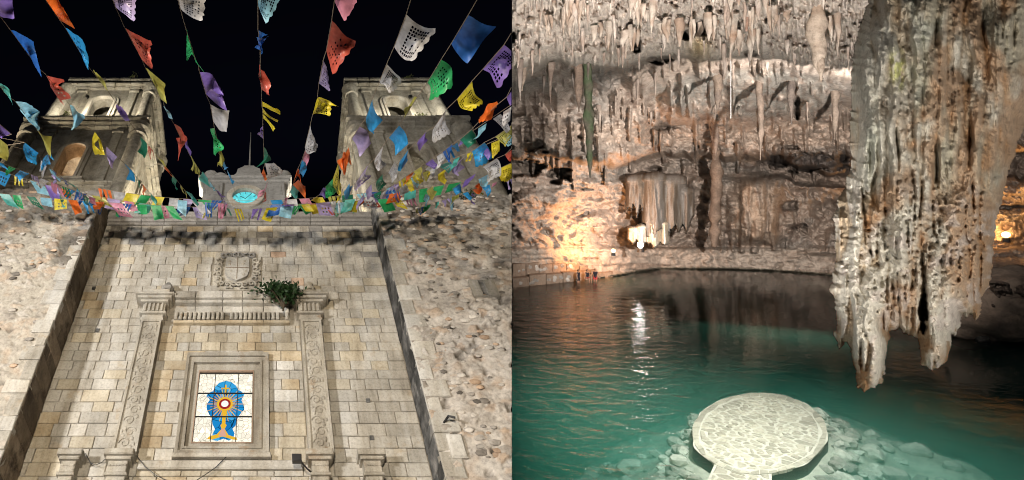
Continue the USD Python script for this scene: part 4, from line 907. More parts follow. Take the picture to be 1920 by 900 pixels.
apron = np.exp(-(((gx - 1418) / 46) ** 2) ** 2) * sstep(318, 350, gy) * (1 - sstep(440, 476, gy)); rel = rel * (1 - .6 * apron) - apron * (3.2 + 1.2 * (nz(gx, gy, 7, 70, 17, 3) - .5))
dome = np.exp(-(((gx - 1400) / 190) ** 2 + ((gy - 175) / 45) ** 2) ** 2)
rel *= 1 - .45 * dome
depth = depth + rel * s - drip * s + black * 3.2 * s
lim = yw(gx) * 0 + CAMZ * F / np.maximum(gy - PY, 1e-3)
depth = np.where(gy > wl(gx) + 2, np.minimum(depth, YW + .4) , depth)
V = ray(gx, gy, depth)
below = np.clip((gy - wl(gx)) / 60, 0, 3)
V[..., 2] = np.where(gy > wl(gx) + 1, -.2 - below * 3, V[..., 2]); 
sel = gy > wl(gx) + 1
V[..., 0] = np.where(sel, (gx - PX) / F * (YW + .3), V[..., 0]); V[..., 1] = np.where(sel, YW + .3, V[..., 1])
V[:, 0, 0] = KP * V[:, 0, 1] + .004
n1, n2, n3 = nz(gx, gy, 90, 60, 31), nz(gx, gy, 18, 12, 32), nz(gx, gy, 7, 9, 33, 3)
def px(c): return np.array(c, float)
col = px((.43, .365, .315)) * np.ones(gx.shape + (1,))
def lay(c, m): 
    global col
    col = col * (1 - m[..., None]) + px(c) * m[..., None]
lay((.30, .285, .265), .75 * sstep(.5, .62, n1)); lay((.40, .32, .265), .6 * sstep(.52, .66, nz(gx, gy, 120, 40, 34)) * wall)
lay((.60, .525, .46), .95 * ceil * sstep(.2, .45, n2 + .15 * (drip > .2)))
lay((.30, .23, .185), .7 * ceil * sstep(.56, .68, n3) * (drip < .15))
lay((.34, .335, .31), .85 * sstep(.2, .6, dome) * sstep(.3, .5, n2)); lay((.44, .33, .17), .85 * np.exp(-((gx - 1312) / 22) ** 2 - ((gy - 88) / 26) ** 2))
lay((.21, .155, .125), .7 * sstep(.57, .68, n2) * (1 - ceil)); lay((.52, .455, .40), .55 * sstep(.58, .7, n3) * (1 - ceil))
lay((.42, .33, .255), .8 * apron * sstep(.25, .5, nz(gx, gy, 12, 60, 18)))
lay((.45, .40, .35), .8 * sstep(462, 470, gy) * (1 - near)); lay((.30, .235, .19), .6 * sstep(.5, .65, nz(gx, gy, 140, 8, 35)) * sstep(440, 470, gy))
lay((.47, .385, .32), .8 * sstep(.35, .6, nz(gx, gy, 200, 18, 36)) * sstep(200, 225, gy) * (1 - sstep(262, 290, gy)))
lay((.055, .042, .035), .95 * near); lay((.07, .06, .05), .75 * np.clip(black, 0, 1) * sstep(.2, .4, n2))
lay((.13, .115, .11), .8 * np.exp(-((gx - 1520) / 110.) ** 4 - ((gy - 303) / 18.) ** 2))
lay((.10, .10, .07), .9 * (1 - sstep(0, 4, np.abs(gy - wl(gx)))))
cave = thing('cave_rock', kind='structure')
tag(cave, label='pinkish grey limestone cave wall and ceiling round the green pool')
ny, nx = gx.shape
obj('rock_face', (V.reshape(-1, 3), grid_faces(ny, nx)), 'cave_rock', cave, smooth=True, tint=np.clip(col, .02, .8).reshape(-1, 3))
def surf(pxx, pyy):
    i = np.argmin(np.abs(gy[:, 0] - pyy)); j = np.argmin(np.abs(gx[0] - pxx)); return depth[i, j]

# ---- hanging stalactites: bumpy tapered rods
def stalactite(px_, t, b, w, seed, Y=None, taper=2.0, rings=None, sides=10, lump=.3, base_w=1.0, tip=.12):
    Y = surf(px_, max(t, -140)) - .6 if Y is None else Y
    L = (b - t) / F * Y; n = rings or max(6, min(40, int((b - t) / 5)))
    k = np.linspace(0, 1, n); r = w / F * Y * np.maximum(base_w * (1 - k ** taper) , tip) * (.62 + .76 * meshkit.noise(np.stack([k * L * 1.2 + seed, k * 0, k * 0], -1), seed))
    x0, y0, z0 = ray(np.array(float(px_)), np.array(float(t)), Y)
    a = np.arange(sides) * 2 * np.pi / sides
    A, K = np.meshgrid(a, np.arange(n)); R = r[K] * (1 + lump * (meshkit.noise(np.stack([np.cos(A) * 1.6 + seed, np.sin(A) * 1.6, k[K] * L * 2.5], -1), seed) - .5) * 2)
    sway = (meshkit.noise(np.stack([k * 3 + seed, k * 0, k * 0 + 2], -1), seed) - .5) * w / F * Y * .9
    v = np.stack([x0 + sway[K] + R * np.cos(A), y0 + R * np.sin(A), z0 - k[K] * L], -1).reshape(-1, 3)
    i, j = np.meshgrid(np.arange(n - 1), np.arange(sides), indexing='ij'); i, j = i.ravel(), j.ravel()
    f = np.stack([i * sides + j, (i + 1) * sides + j, (i + 1) * sides + (j + 1) % sides, i * sides + (j + 1) % sides], 1)
    c = len(v); v = np.vstack([v, [[x0 + sway[-1], y0, z0 - L - r[-1]]]]); f = np.vstack([f[:, [0, 1, 2]], f[:, [0, 2, 3]], [((n - 1) * sides + (q + 1) % sides, (n - 1) * sides + q, c) for q in range(sides)]])
    tv = meshkit.fbm(v * 1.3 + seed, 4, seed); return v, f, tv
def stal_col(tv, a, b): return mix3(np.array(a), np.array(b), sstep(.35, .65, tv))
for q in range(110):
    X = crng.uniform(964, 1610); t = crng.uniform(-70, 105) if crng.random() < .9 else crng.uniform(110, 230); w = crng.choice([1.6, 2.4, 3.5, 5.5], p=[.35, .35, .2, .1]); L = crng.uniform(16, 46) * (.6 + w / 5)
    v, f, tv = stalactite(X, t, t + L, w, q, sides=7, rings=6)
    c = stal_col(tv, (.56, .49, .43), (.36, .28, .23)) if t < 105 else stal_col(tv, (.33, .285, .25), (.20, .16, .135))
    obj('stalactite', (v, f), 'cave_rock', cave, smooth=True, tint=c)
for q in range(26):
    X = crng.uniform(970, 1590); t = crng.uniform(-40, 66); w = crng.uniform(5, 10)
    for e_ in range(4):
        v, f, tv = stalactite(X + crng.normal(0, w), t + crng.uniform(-6, 10), t + crng.uniform(22, 58), w * crng.uniform(.4, .9), 2000 + q * 4 + e_, sides=8, rings=8, lump=.4)
        obj('stalactite', (v, f), 'cave_rock', cave, smooth=True, tint=stal_col(tv, (.55, .48, .41), (.34, .25, .19)))
BIG = [(1225, -10, 62, 9, (.56, .50, .43), (.36, .27, .21), 'slender pale stalactite at the top left of the cave ceiling', None, 2.2),
       (1105, 108, 332, 8.5, (.085, .12, .06), (.13, .11, .085), 'long dark green mossy stalactite hanging nearest the left of the cave', 33, 5.0),
       (1083, 112, 210, 6.5, (.36, .26, .20), (.22, .165, .13), 'brown stalactite just left of the long green one', 35, 3.0),
       (1372, -40, 112, 12, (.50, .44, .38), (.34, .22, .15), 'thick whitish dripping stalactite at the top centre of the cave', 25, 2.0),
       (1403, -20, 58, 10, (.56, .50, .47), (.30, .19, .14), 'red-brown streaked stalactite right of the thick whitish one', 25, 2.0),
       (1536, 10, 150, 11, (.50, .41, .33), (.38, .29, .22), 'smooth cream two-pointed stalactite left of the giant drip mass', 24, 3.2),
       (1344, 88, 205, 8, (0.125, 0.098, 0.077), (0.075, 0.060, 0.050), 'stubby dark brown stalactite above the thin rock pillar', 46, 4.0),
       (1425, 90, 300, 5, (0.150, 0.117, 0.095), (0.100, 0.080, 0.065), 'long thin brown stalactite right of the rock pillar', 46, 4.0),
       (1483, 96, 232, 5, (0.100, 0.083, 0.072), (0.060, 0.050, 0.045), 'dark stalactite left of the cream two-pointed one, lower down', 46, 4.0),
       (1566, 96, 262, 6, (0.165, 0.135, 0.110), (0.110, 0.090, 0.075), 'brown stalactite partly behind the giant drip mass', 46, 4.0),
       (1033, 118, 196, 5, (.42, .34, .28), (.28, .21, .17), 'thin pale brown stalactite at the far left of the cave', 38, 2.0),
       (980, 88, 170, 6, (.42, .33, .26), (.26, .2, .16), 'tan stalactite beside the dividing edge', 36, 2.0),
       (1048, 215, 258, 6, (.40, .32, .26), (.27, .21, .17), 'small tan stalactite over the dark hollow on the left wall', 50, 2.0)]
for q, (X, t, b, w, c1, c2, lab, Y, tp) in enumerate(BIG):
    v, f, tv = stalactite(X, t, b, w, 700 + q, Y=Y, taper=tp, sides=18, rings=max(10, int((b - t) / 3)), lump=.28, tip=.2)
    if q == 5:
        v2, f2, tv2 = stalactite(X + 4, 95, 150, 6, 720, Y=Y - .1, taper=3, sides=12, rings=14); f2 = f2 + len(v); v, f, tv = np.vstack([v, v2]), np.vstack([f, f2]), np.concatenate([tv, tv2])
    at_base('stalactite', (v, f), 'drip_rock', v[0], smooth=True, tint=stal_col(tv, c1, c2), label=lab, cat='stalactite')
# thin pillar from ceiling to shore, and a white cord
v, f, tv = stalactite(1340, 200, 292, 4.5, 760, Y=62, taper=9, sides=12, rings=24); at_base('stalactite', (v, f), 'drip_rock', v[0], smooth=True, tint=stal_col(tv, (.28, .22, .18), (.18, .14, .12)), label='pencil-thin stalactite running down onto the rock pillar', cat='stalactite')
v, f, tv = stalactite(1341, 282, 462, 8, 761, Y=66, taper=14, sides=16, rings=50, lump=.14, tip=.7); at_base('rock_pillar', (v, f), 'drip_rock', v[0], smooth=True, tint=stal_col(tv, (.22, .17, .135), (.13, .10, .08)), label='thin tan rock pillar standing against the far cave wall', cat='pillar')
p = [ray(np.array(1370. + .3 * (q % 2)), np.array(112. + q * 11), 25.2) for q in range(11)]; at_base('hanging_cord', MB().tube(p, .018, 5).get(), 'white_cord', p[0], label='thin white cord hanging below the thick whitish stalactite', cat='cord')

# ---- flowstone bells on the far wall
def flowstone(name, label, bells, Y0, seed, c1, c2, fringe):
    x = np.arange(min(b[0] - b[2] for b in bells) - 6, max(b[0] + b[2] for b in bells) + 6, 1.6); yv = np.arange(min(b[1] for b in bells) - 6, max(b[3] for b in bells) + 8, 1.6)
    X, Yp = np.meshgrid(x, yv); H = np.zeros_like(X) - .6
    for bx, top, hw, bot, h in bells:
        u = (X - bx) / hw; d = np.sqrt(np.clip(1 - u ** 2, 0, 1)); cap = np.clip(1 - ((top + hw * .75 - Yp) / (hw * .75)), 0, 1); capd = np.sqrt(np.clip(1 - (1 - cap) ** 2 - u ** 2 * .6, 0, 1))
        fr_ = bot - 34 * meshkit.noise(np.stack([X / 3.2, X * 0, X * 0 + seed], -1), seed) * fringe - 10 * np.abs(u)
        m = np.where(Yp < top + hw * .75, capd, d) * h * (1 - .35 * np.clip((Yp - top) / (bot - top), 0, 1)); m = np.where((Yp > fr_) | (np.abs(u) > .985) | (Yp < top) | (m < .02), -.6, m)
        m = m + np.where(m > 0, (meshkit.fbm(np.stack([X / 7.0, Yp / 50, X * 0 + seed], -1), 3, seed + 1) - .5) * 1.2 * sstep(top + hw * .5, top + hw * 1.3, Yp), 0)
        H = np.maximum(H, np.where(m > 0, m + .35, m))
    P = ray(X, Yp, Y0 - H); keep = (H[:-1, :-1] > -.5) | (H[1:, 1:] > -.5) | (H[1:, :-1] > -.5) | (H[:-1, 1:] > -.5)
    tv = meshkit.fbm(np.stack([X / 4, Yp / 40, X * 0], -1), 4, seed + 2).ravel()
    f = grid_faces(*X.shape, keep)
    at_base(name, (P.reshape(-1, 3), f), 'drip_rock', P.reshape(-1, 3)[f[0, 0]], smooth=True, tint=stal_col(tv, c1, c2), label=label, cat='flowstone')
flowstone('flowstone', 'smooth grey bell-shaped flowstone with long dripping fringe above the white lamp', [(1196, 326, 22, 410, 1.6), (1228, 322, 24, 452, 2.6), (1262, 326, 26, 450, 2.0), (1286, 350, 16, 436, 1.4)], 66.5, 3, (.20, .185, .17), (.14, .115, .09), .75)
flowstone('flowstone', 'white crusted stalagmite clump lit by the white lamp', [(1187, 424, 9, 462, .9), (1204, 420, 11, 466, 1.3), (1226, 412, 12, 468, 1.4), (1246, 414, 9, 466, 1.2)], 66.0, 5, (.66, .62, .55), (.45, .38, .28), .2)

# ---- the giant drip mass in front
sil = [(1640, -60), (1622, 20), (1608, 60), (1596, 110), (1594, 200), (1594, 300), (1590, 325), (1582, 350), (1572, 368), (1566, 392), (1560, 402), (1564, 440), (1566, 480), (1560, 520), (1556, 548), (1564, 562), (1566, 600), (1562, 625), (1570, 656), (1578, 652), (1588, 640), (1596, 672), (1604, 700), (1603, 722), (1622, 737), (1636, 732), (1652, 722), (1661, 690), (1664, 640), (1672, 622), (1688, 618), (1702, 628), (1718, 634), (1724, 652), (1724, 682), (1740, 686), (1748, 694), (1760, 690), (1772, 682), (1782, 655), (1786, 628), (1794, 628), (1804, 596), (1822, 592), (1832, 604), (1838, 590), (1842, 560), (1856, 540), (1862, 500), (1866, 440), (1869, 410), (1880, 370), (1900, 300), (1932, 200), (1962, 100), (1975, 20), (1980, -60)]
mx, my = np.meshgrid(np.arange(1540, 1990, 1.45), np.arange(-60, 750, 1.45))
wx = mx + 12 * (nz(mx, my, 16, 12, 51, 3) - .5) + 5 * (nz(mx, my, 5, 5, 52, 2) - .5); wyy = my + 18 * (nz(mx, my, 9, 16, 53, 3) - .5) * sstep(300, 420, my)
ins = shapely.contains_xy(Polygon(sil), wx, wyy)
ins = ndimage.binary_opening(ins, iterations=1)
dist = ndimage.distance_transform_edt(ins) * 1.45
fl = np.zeros_like(mx); mrng = np.random.default_rng(61); mc = []
for q in range(60): X = mrng.uniform(1590, 1960); mc.append((X, mrng.uniform(-120, 120), mrng.uniform(300, 560), mrng.uniform(8, 20), mrng.uniform(.25, .6), q))
for q in range(150): X = mrng.uniform(1555, 1880); t = mrng.uniform(290, 560); mc.append((X, t, t + mrng.uniform(60, 190), mrng.uniform(5, 14), mrng.uniform(.25, .75), q + 100))
for q in range(70): X = mrng.uniform(1560, 1850); t = mrng.uniform(380, 660); mc.append((X, t, t + mrng.uniform(25, 70), mrng.uniform(3, 7), mrng.uniform(.4, .85), q + 400))
mc += [(1618, -90, 370, 26, .8, 7), (1676, 30, 470, 12, .85, 8), (1660, 40, 330, 22, .55, 9), (1690, 300, 640, 12, .9, 12), (1720, 20, 300, 16, .6, 10), (1785, 330, 640, 28, .9, 11), (1760, 430, 700, 20, .95, 13), (1640, 480, 745, 24, .95, 14), (1800, 60, 420, 18, .5, 15), (1605, 400, 660, 14, .8, 16)]
colmax(mx, my, mc, fl)
caul = np.abs(nz(mx, my, 11, 11, 54, 5) - .5) * 2; lumps = (nz(mx, my, 7, 7, 55, 3) - .5)
low = sstep(300, 430, my)
R = 70.0
bulge = np.sqrt(np.clip(1 - (1 - np.clip(dist / R, 0, 1)) ** 2, 0, 1)) * 2.1
soft = np.clip(dist / 10, 0, 1)
hole = np.zeros_like(mx)
for cx, cy, rx, ry in ((1731, 590, 9, 40),):
    hole = np.maximum(hole, 1 - sstep(.5, 1.1, ((mx - cx) / rx) ** 2 + ((my - cy) / ry) ** 2 + 2.6 * (nz(mx, my, 11, 14, 56) - .5)))
relf = .48 * fl + .8 * (nz(mx, my, 55, 70, 57) - .5) + low * (.26 * (1 - caul) - .12 + .26 * lumps) + (1 - low) * (.12 * lumps + .16 * (nz(mx, my, 6, 30, 58, 3) - .5)) - hole * .9
MY = 14.6; relf = 1.05 * ndimage.gaussian_filter(relf, .6)
front, back = MY - bulge - relf * soft, MY + bulge * .75 + .05
t_h = fl / .9 + .5 * (nz(mx, my, 14, 26, 59) - .5) + low * .5 * (lumps)
pale = sstep(.22, .62, t_h); rust = sstep(.42, .62, nz(mx, my, 60, 90, 60) + .28 * sstep(1640, 1850, mx) - .03)
mcol = mix3(np.array((.32, .25, .17)), (.30, .165, .075), rust.ravel())
mcol = mix3(mcol, (.52, .495, .43), (pale * (.26 + .74 * (1 - rust)) ).ravel() * .85)
gre = sstep(.45, .65, nz(mx, my, 45, 120, 61)) * (1 - low); mcol = mix3(mcol, (.36, .38, .31), gre.ravel() * .6)
mcol = mix3(mcol, (.47, .41, .37), (low * pale * sstep(.5, .65, nz(mx, my, 25, 25, 62))).ravel() * .7)
mcol = mix3(mcol, (.50, .52, .14), (np.exp(-((mx - 1682) / 13) ** 4 - ((my - 130) / 36) ** 4) * sstep(.3, .55, nz(mx, my, 10, 14, 63))).ravel() * .75)
mcol = mix3(mcol, (.07, .045, .03), (hole * .6).ravel())
Pf, Pb = ray(mx, my, front), ray(mx, my, back)
keep = ins[:-1, :-1] & ins[1:, :-1] & ins[:-1, 1:] & ins[1:, 1:]
ff = grid_faces(*mx.shape, keep)
n0 = mx.size
i, j = np.nonzero(ins)
used_idx, inv = np.unique(ff, return_inverse=True); ff2 = inv.reshape(ff.shape)
vf, vb, vc = Pf.reshape(-1, 3)[used_idx], Pb.reshape(-1, 3)[used_idx], mcol[used_idx]
e = np.sort(np.vstack([ff2[:, [0, 1]], ff2[:, [1, 2]], ff2[:, [2, 0]]]), 1); ue, cnt = np.unique(e, axis=0, return_counts=True); bd = ue[cnt == 1]; nv = len(vf)
side = np.vstack([np.stack([bd[:, 0], bd[:, 1], bd[:, 1] + nv], 1), np.stack([bd[:, 0], bd[:, 1] + nv, bd[:, 0] + nv], 1)])
at_base('giant_drip_mass', (np.vstack([vf, vb]), np.vstack([ff2, ff2[:, ::-1] + nv, side])), 'drip_rock', vf[0], smooth=True, tint=np.vstack([vc, vc]), label='giant rust and white stalactite mass hanging over the pool with two ragged points', cat='stalactite')

# ---- pool: water body, bed, stone platform, causeway, rubble
LOOK['water'] = usdkit.material(stage, '/World/Looks/water', {
    'g': ('geometry', {}), 'mp': ('mapping', {'scale': (.7, 1.1, 1.0)}), 'n': ('noise_texture', {'scale': 1.1, 'detail': 3, 'roughness': .55, 'distortion': .6}), 'sx': ('separate_xyz', {}), 'k': ('math', {'math_type': 'multiply_add', 'value2': -.42}), 'n2': ('map_range', {'from_min': 3.0, 'from_max': 13.0, 'to_min': 1.0, 'to_max': .12, 'clamp': True}),
    'mu': ('math', {'math_type': 'multiply'}), 'b': ('bump', {'strength': .9, 'distance': .20}), 'fr': ('fresnel', {'IOR': 1.12}), 't': ('transparent_bsdf', {'color': (1, 1, 1)}), 'gl': ('glossy_bsdf', {'color': (1, 1, 1), 'roughness': .03}), 'm': ('mix_closure', {}),
    'v': ('volume_coefficients', {'scatter_coeffs': (.024, .098, .072), 'absorption_coeffs': (.17, .036, .058)})},
    [('g.position', 'mp.vector'), ('mp.vector', 'n.vector'), ('g.position', 'sx.vector'), ('sx.y', 'k.value1'), ('sx.x', 'k.value3'), ('k.value', 'n2.value'), ('n.fac', 'mu.value1'), ('n2.result', 'mu.value2'), ('mu.value', 'b.height'), ('b.normal', 'fr.normal'), ('b.normal', 'gl.normal'), ('fr.fac', 'm.fac'), ('t.BSDF', 'm.closure1'), ('gl.BSDF', 'm.closure2')], surface='m.closure', volume='v.volume')
wpoly = Polygon([(KP * 12 + .006, 12), (KP * 78 + .006, 78), (110, 78), (110, 12)])
e = trimesh.creation.extrude_polygon(wpoly, 16.0, engine='earcut'); e.apply_translation((0, 0, -16.0))
obj('water', e, 'water', kind='structure', label='still green cave pool, rippled on the left')
def plan(px_, py_, z=0.0):
    Y = (CAMZ - z) * F / (py_ - PY); return np.stack([(px_ - PX) / F * Y, Y], -1)
PCX, PCY, PRX_, PRY_ = 1424, 803, 127, 75
def ell(k=1.0, n=72, z=0.06):
    a = np.arange(n) * 2 * np.pi / n; return plan(PCX + k * PRX_ * np.cos(a), PCY + k * PRY_ * np.sin(a), z)
_e = ell(); _e = _e + (meshkit.noise(np.column_stack([_e * .9, _e[:, 0] * 0]), 5) - .5)[:, None] * .28 * (_e - _e.mean(0)) / np.linalg.norm(_e - _e.mean(0), axis=1, keepdims=True); disc = Polygon(_e)
def rho(P, z=-2.0):
    """How many platform radii a plan point lies from the platform centre, in the sheared plan of the pool."""
    Yc, Xc = plan(np.array(PCX), np.array(PCY))[::-1]
    k = (PCX - PX) / F
    return np.hypot((P[..., 0] - Xc - k * (P[..., 1] - Yc)) / 2.66, (P[..., 1] - Yc) / 4.2)
bx, by = np.meshgrid(np.linspace(4, 90, 260), np.linspace(12.5, 72, 200))
bx = np.maximum(bx, KP * by + .02)
Pb_ = np.stack([bx, by], -1); rh = rho(Pb_)
bz = -np.interp(rh, [0, .95, 1.2, 1.7, 2.3, 3.2, 5, 9, 30], [.55, .6, .95, 1.9, 2.7, 4.0, 7.0, 11, 13])
sh2 = np.exp(-(((bx - plan(np.array(1740), np.array(780))[0]) / 6) ** 2 + ((by - 24.) / 5) ** 2)); bz = bz * (1 - .55 * sh2)
bz += (meshkit.fbm(np.stack([bx * .5, by * .5, bx * 0], -1), 4, 71) - .5) * 1.1 * np.clip(rh - .9, 0, 1.5) / 1.5
bz = np.minimum(bz, -.4)
bcol = mix3(np.array((.52, .50, .42)), (.36, .34, .28), sstep(.4, .65, meshkit.fbm(np.stack([bx * 1.2, by * 1.2, bx * 0], -1), 4, 72)).ravel())
tinted('silt', fine=2.5, bump=.3, bdist=.05, lo=.75, hi=1.1)
obj('pool_bed', (np.stack([bx, by, bz], -1).reshape(-1, 3), grid_faces(*bx.shape)[:, ::-1]), 'silt', kind='structure', smooth=True, tint=bcol, label='pale silt bed of the pool under the water')
prng = np.random.default_rng(81)
# platform cut into irregular stones; their pale joints imitate caustic light
plat = thing('round_platform', 'round pale stone platform level with the water, lit from above', 'platform', m=None)
ZT_ = -.14
def prism(poly, z0, z1, ch=.0):
    b = MB()
    for g in getattr(poly, 'geoms', [poly]):
        if g.is_empty or g.area < 1e-5: continue
        e = trimesh.creation.extrude_polygon(g, z1 - z0, engine='earcut'); e.apply_translation((0, 0, z0)); b.tm(e)
    return b.get()
stone('paving', [(0.3, G(.36, .35, .285)), (0.7, G(.53, .51, .43))], scale=2.2, fine=12, rand=.2); stone('paving_joint', [(0.3, G(.60, .59, .51)), (0.7, G(.70, .69, .61))], scale=3, fine=14, rand=0); stone('kerb', [(0.3, G(.48, .46, .40)), (0.7, G(.62, .59, .52))], scale=3, fine=14, rand=.15)  # pale joint colour imitates bright caustic lines on the platform
obj('mortar_bed', prism(disc.buffer(-.02), ZT_ - .03, ZT_ - .012), 'paving_joint', plat); flat('algae', G(.035, .045, .03), .6); obj('footing', prism(disc.buffer(-.012), -.7, ZT_ - .034), 'algae', plat)  # pale bed imitates caustic lines; dark footing paints in the shade on the side
ring = Polygon(ell(.90)); kp = ell(1.0, 44); kp = kp.mean(0) + (kp - kp.mean(0)) * prng.uniform(.988, 1.01, (44, 1)); ki = ell(.91, 44); ki = ki.mean(0) + (ki - ki.mean(0)) * prng.uniform(.97, 1.03, (44, 1))
for q in range(44):
    a, b_ = q, (q + 1) % 44; obj('kerb_stone', prism(Polygon([kp[a], kp[b_], ki[b_], ki[a]]).buffer(-.012), ZT_ - .09, ZT_ + prng.uniform(-.01, .02)), 'paving', plat)
def voronoi(poly, n, seed):
    r = np.random.default_rng(seed); x0, y0, x1, y1 = poly.bounds; pts = []
    while len(pts) < n:
        p = np.array([r.uniform(x0, x1), r.uniform(y0, y1)])
        if poly.contains(Point(p)) and (not pts or np.min(np.linalg.norm(np.array(pts) - p, axis=1)) > .42 * math.sqrt(poly.area / n)): pts.append(p)
    reg = shapely.voronoi_polygons(shapely.MultiPoint(pts), extend_to=poly.buffer(2))
    return [g.intersection(poly) for g in reg.geoms]
def paving_stone(g, z, k):
    g = g.buffer(-.042).buffer(-.02).buffer(.02).simplify(.02)
    if g.is_empty or g.area < .006 or g.geom_type != 'Polygon': return None
    o = np.array(g.exterior.coords)[:-1]; o = o if g.exterior.is_ccw else o[::-1]
    c = o.mean(0); n = len(o); h = prng.uniform(.004, .03); i = c + (o - c) * .78
    v = np.vstack([np.column_stack([o, np.full(n, z - .03)]), np.column_stack([o, np.full(n, z - .006)]), np.column_stack([i, np.full(n, z + h)]), [[*c, z + h + .004]]])
    f = [(a, (a + 1) % n, n + (a + 1) % n) for a in range(n)] + [(a, n + (a + 1) % n, n + a) for a in range(n)] + [(n + a, n + (a + 1) % n, 2 * n + (a + 1) % n) for a in range(n)] + [(n + a, 2 * n + (a + 1) % n, 2 * n + a) for a in range(n)] + [(2 * n + a, 2 * n + (a + 1) % n, 3 * n) for a in range(n)]
    return v, np.array(f)
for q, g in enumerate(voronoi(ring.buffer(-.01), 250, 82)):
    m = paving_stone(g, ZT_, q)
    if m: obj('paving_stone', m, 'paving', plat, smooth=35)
way = thing('causeway', 'pale stone causeway joining the round platform at the bottom of the picture', 'causeway')
wpts = Polygon([plan(np.array(x), np.array(y), ZT_) for x, y in ((1348, 850), (1447, 868), (1447, 920), (1452, 985), (1312, 985), (1324, 905))]).difference(disc.buffer(.03))
wpts = max(getattr(wpts, 'geoms', [wpts]), key=lambda g: g.area)
obj('mortar_bed', prism(wpts, -.5, ZT_ - .012), 'paving_joint', way)  # same pale joints imitating caustic light
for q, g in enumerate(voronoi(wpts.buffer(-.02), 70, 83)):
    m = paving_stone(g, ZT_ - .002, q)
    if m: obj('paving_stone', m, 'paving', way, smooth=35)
# rubble stones lying on the bed round the platform
stone('sunk_stone', [(0.3, G(.34, .33, .28)), (0.7, G(.50, .48, .42))], scale=2.5, fine=12, rand=.35)
def bed_z(p):
    i = np.argmin(np.abs(by[:, 0] - p[1])); j = np.argmin(np.abs(bx[i] - p[0])); return bz[i, j]
protos = []
for q in range(6):
    v, f = rock_lump(1.0, 900 + q, (1, .85, .75), 1); v *= (.8 + .4 * meshkit.noise(v * 2.6 + q, 60 + q))[:, None]; protos.append((v, f))
UsdGeom.Scope.Define(stage, '/World/Looks')
cnt = 0; tries = 0
Yc, Xc = plan(np.array(PCX), np.array(PCY))[::-1]; kk = (PCX - PX) / F; placed = []
first = {}; sunk = []
while cnt < 270 and tries < 5000:
    tries += 1
    r = 1.06 + abs(prng.normal(0, .26)) if prng.random() < .82 else prng.uniform(1.1, 3.0); a = prng.uniform(0, 2 * math.pi)
    if math.sin(a) > .3 and r > 1.5: continue
    dy = r * 4.2 * math.sin(a); p = np.array([Xc + r * 2.66 * math.cos(a) + kk * dy, Yc + dy]); s_ = prng.uniform(.10, .36) * (1.0 if r < 1.7 else 1.35)
    if p[1] < 16 or disc.buffer(s_).contains(Point(p)) or wpts.buffer(s_ * .6).contains(Point(p)): continue
    if placed and np.min(np.linalg.norm(np.array([q_[:2] for q_ in placed]) - p, axis=1) - .75 * np.array([q_[2] for q_ in placed])) < s_ * .75: continue
    placed.append((p[0], p[1], s_)); k = cnt % 6
    x = UsdGeom.Xform.Define(stage, numbered('/World/submerged_stone'))
    z_ = bed_z(p) + s_ * .3
    x.AddTranslateOp().Set((float(p[0]), float(p[1]), float(z_))); x.AddRotateZOp().Set(float(prng.uniform(0, 360))); x.AddScaleOp().Set((float(s_ * 1.15), float(s_), float(s_)))
    if k not in first:
        usdkit.mesh(stage, str(x.GetPath()) + '/stone', protos[k], LOOK['sunk_stone'], smooth=False); first[k] = x.GetPath()
    else:
        x.GetPrim().GetReferences().AddInternalReference(first[k]); x.GetPrim().SetInstanceable(True)
    sunk.append((r, a, x.GetPrim())); cnt += 1

for lo_, hi_, sec in ((-45, 20, 'right'), (20, 70, 'far right'), (70, 110, 'far'), (110, 160, 'far left'), (160, 205, 'left'), (205, 250, 'near left'), (250, 290, 'near'), (290, 315, 'near right')):
    for k, (r, a, pr) in enumerate(sorted([q for q in sunk if lo_ <= (math.degrees(q[1]) + 45) % 360 - 45 < hi_], key=lambda q: q[0])):
        tag(pr, f'pale sunken stone, {SD[k + 1]} out from the platform rim on its {sec} side', 'stone', 'sunken stones around the round platform')
# ---- left shore: two low masonry terraces with pale stones set in them
terr = thing('shore_terrace', 'low brown stepped stone terrace on the left shore behind the bathers', 'terrace')
def shore_pt(px_, Yoff, z): Y = float(yw(np.array(float(px_)))) + Yoff; return ((px_ - PX) / F * Y, Y, z)
stone('terrace_stone', [(0.3, G(.23, .17, .13)), (0.7, G(.36, .28, .22))], scale=.8, fine=4, rand=.2)
for lv, (x0, x1, yo, zlo, zhi) in enumerate(((961, 1150, -.5, -1.0, 1.0), (961, 1112, .9, -.6, 2.1))):
    n = 6; xs = np.linspace(x0, x1, n + 1)
    for q in range(n):
        a0, a1 = shore_pt(xs[q] + .6, yo, 0), shore_pt(xs[q + 1] - .4, yo, 0)
        zt = zhi + prng.uniform(-.12, .12) - .45 * lv * (q / n) - .4 * (q > n - 2)
        e = prism(Polygon([(a0[0], a0[1]), (a1[0], a1[1]), (a1[0] + .6, a1[1] + 2.0), (a0[0] + .6, a0[1] + 2.0)]), zlo, zt); obj('terrace_block', e, 'terrace_stone', terr)
for q in range(26):
    X = prng.uniform(966, 1080); lv = q % 2; p = shore_pt(X, (-.55, .85)[lv], (.45, 1.55)[lv] + prng.uniform(-.2, .2)); v, f = rock_lump(prng.uniform(.14, .26), 300 + q, (1.2, .4, 1), 0); obj('set_stone', (v + np.array(p), f), 'rubble_stone', terr)
stone('wet_boulder', [(0.3, G(.06, .05, .042)), (0.7, G(.17, .135, .11))], scale=.7, fine=3, bump=.9, bdist=.15)
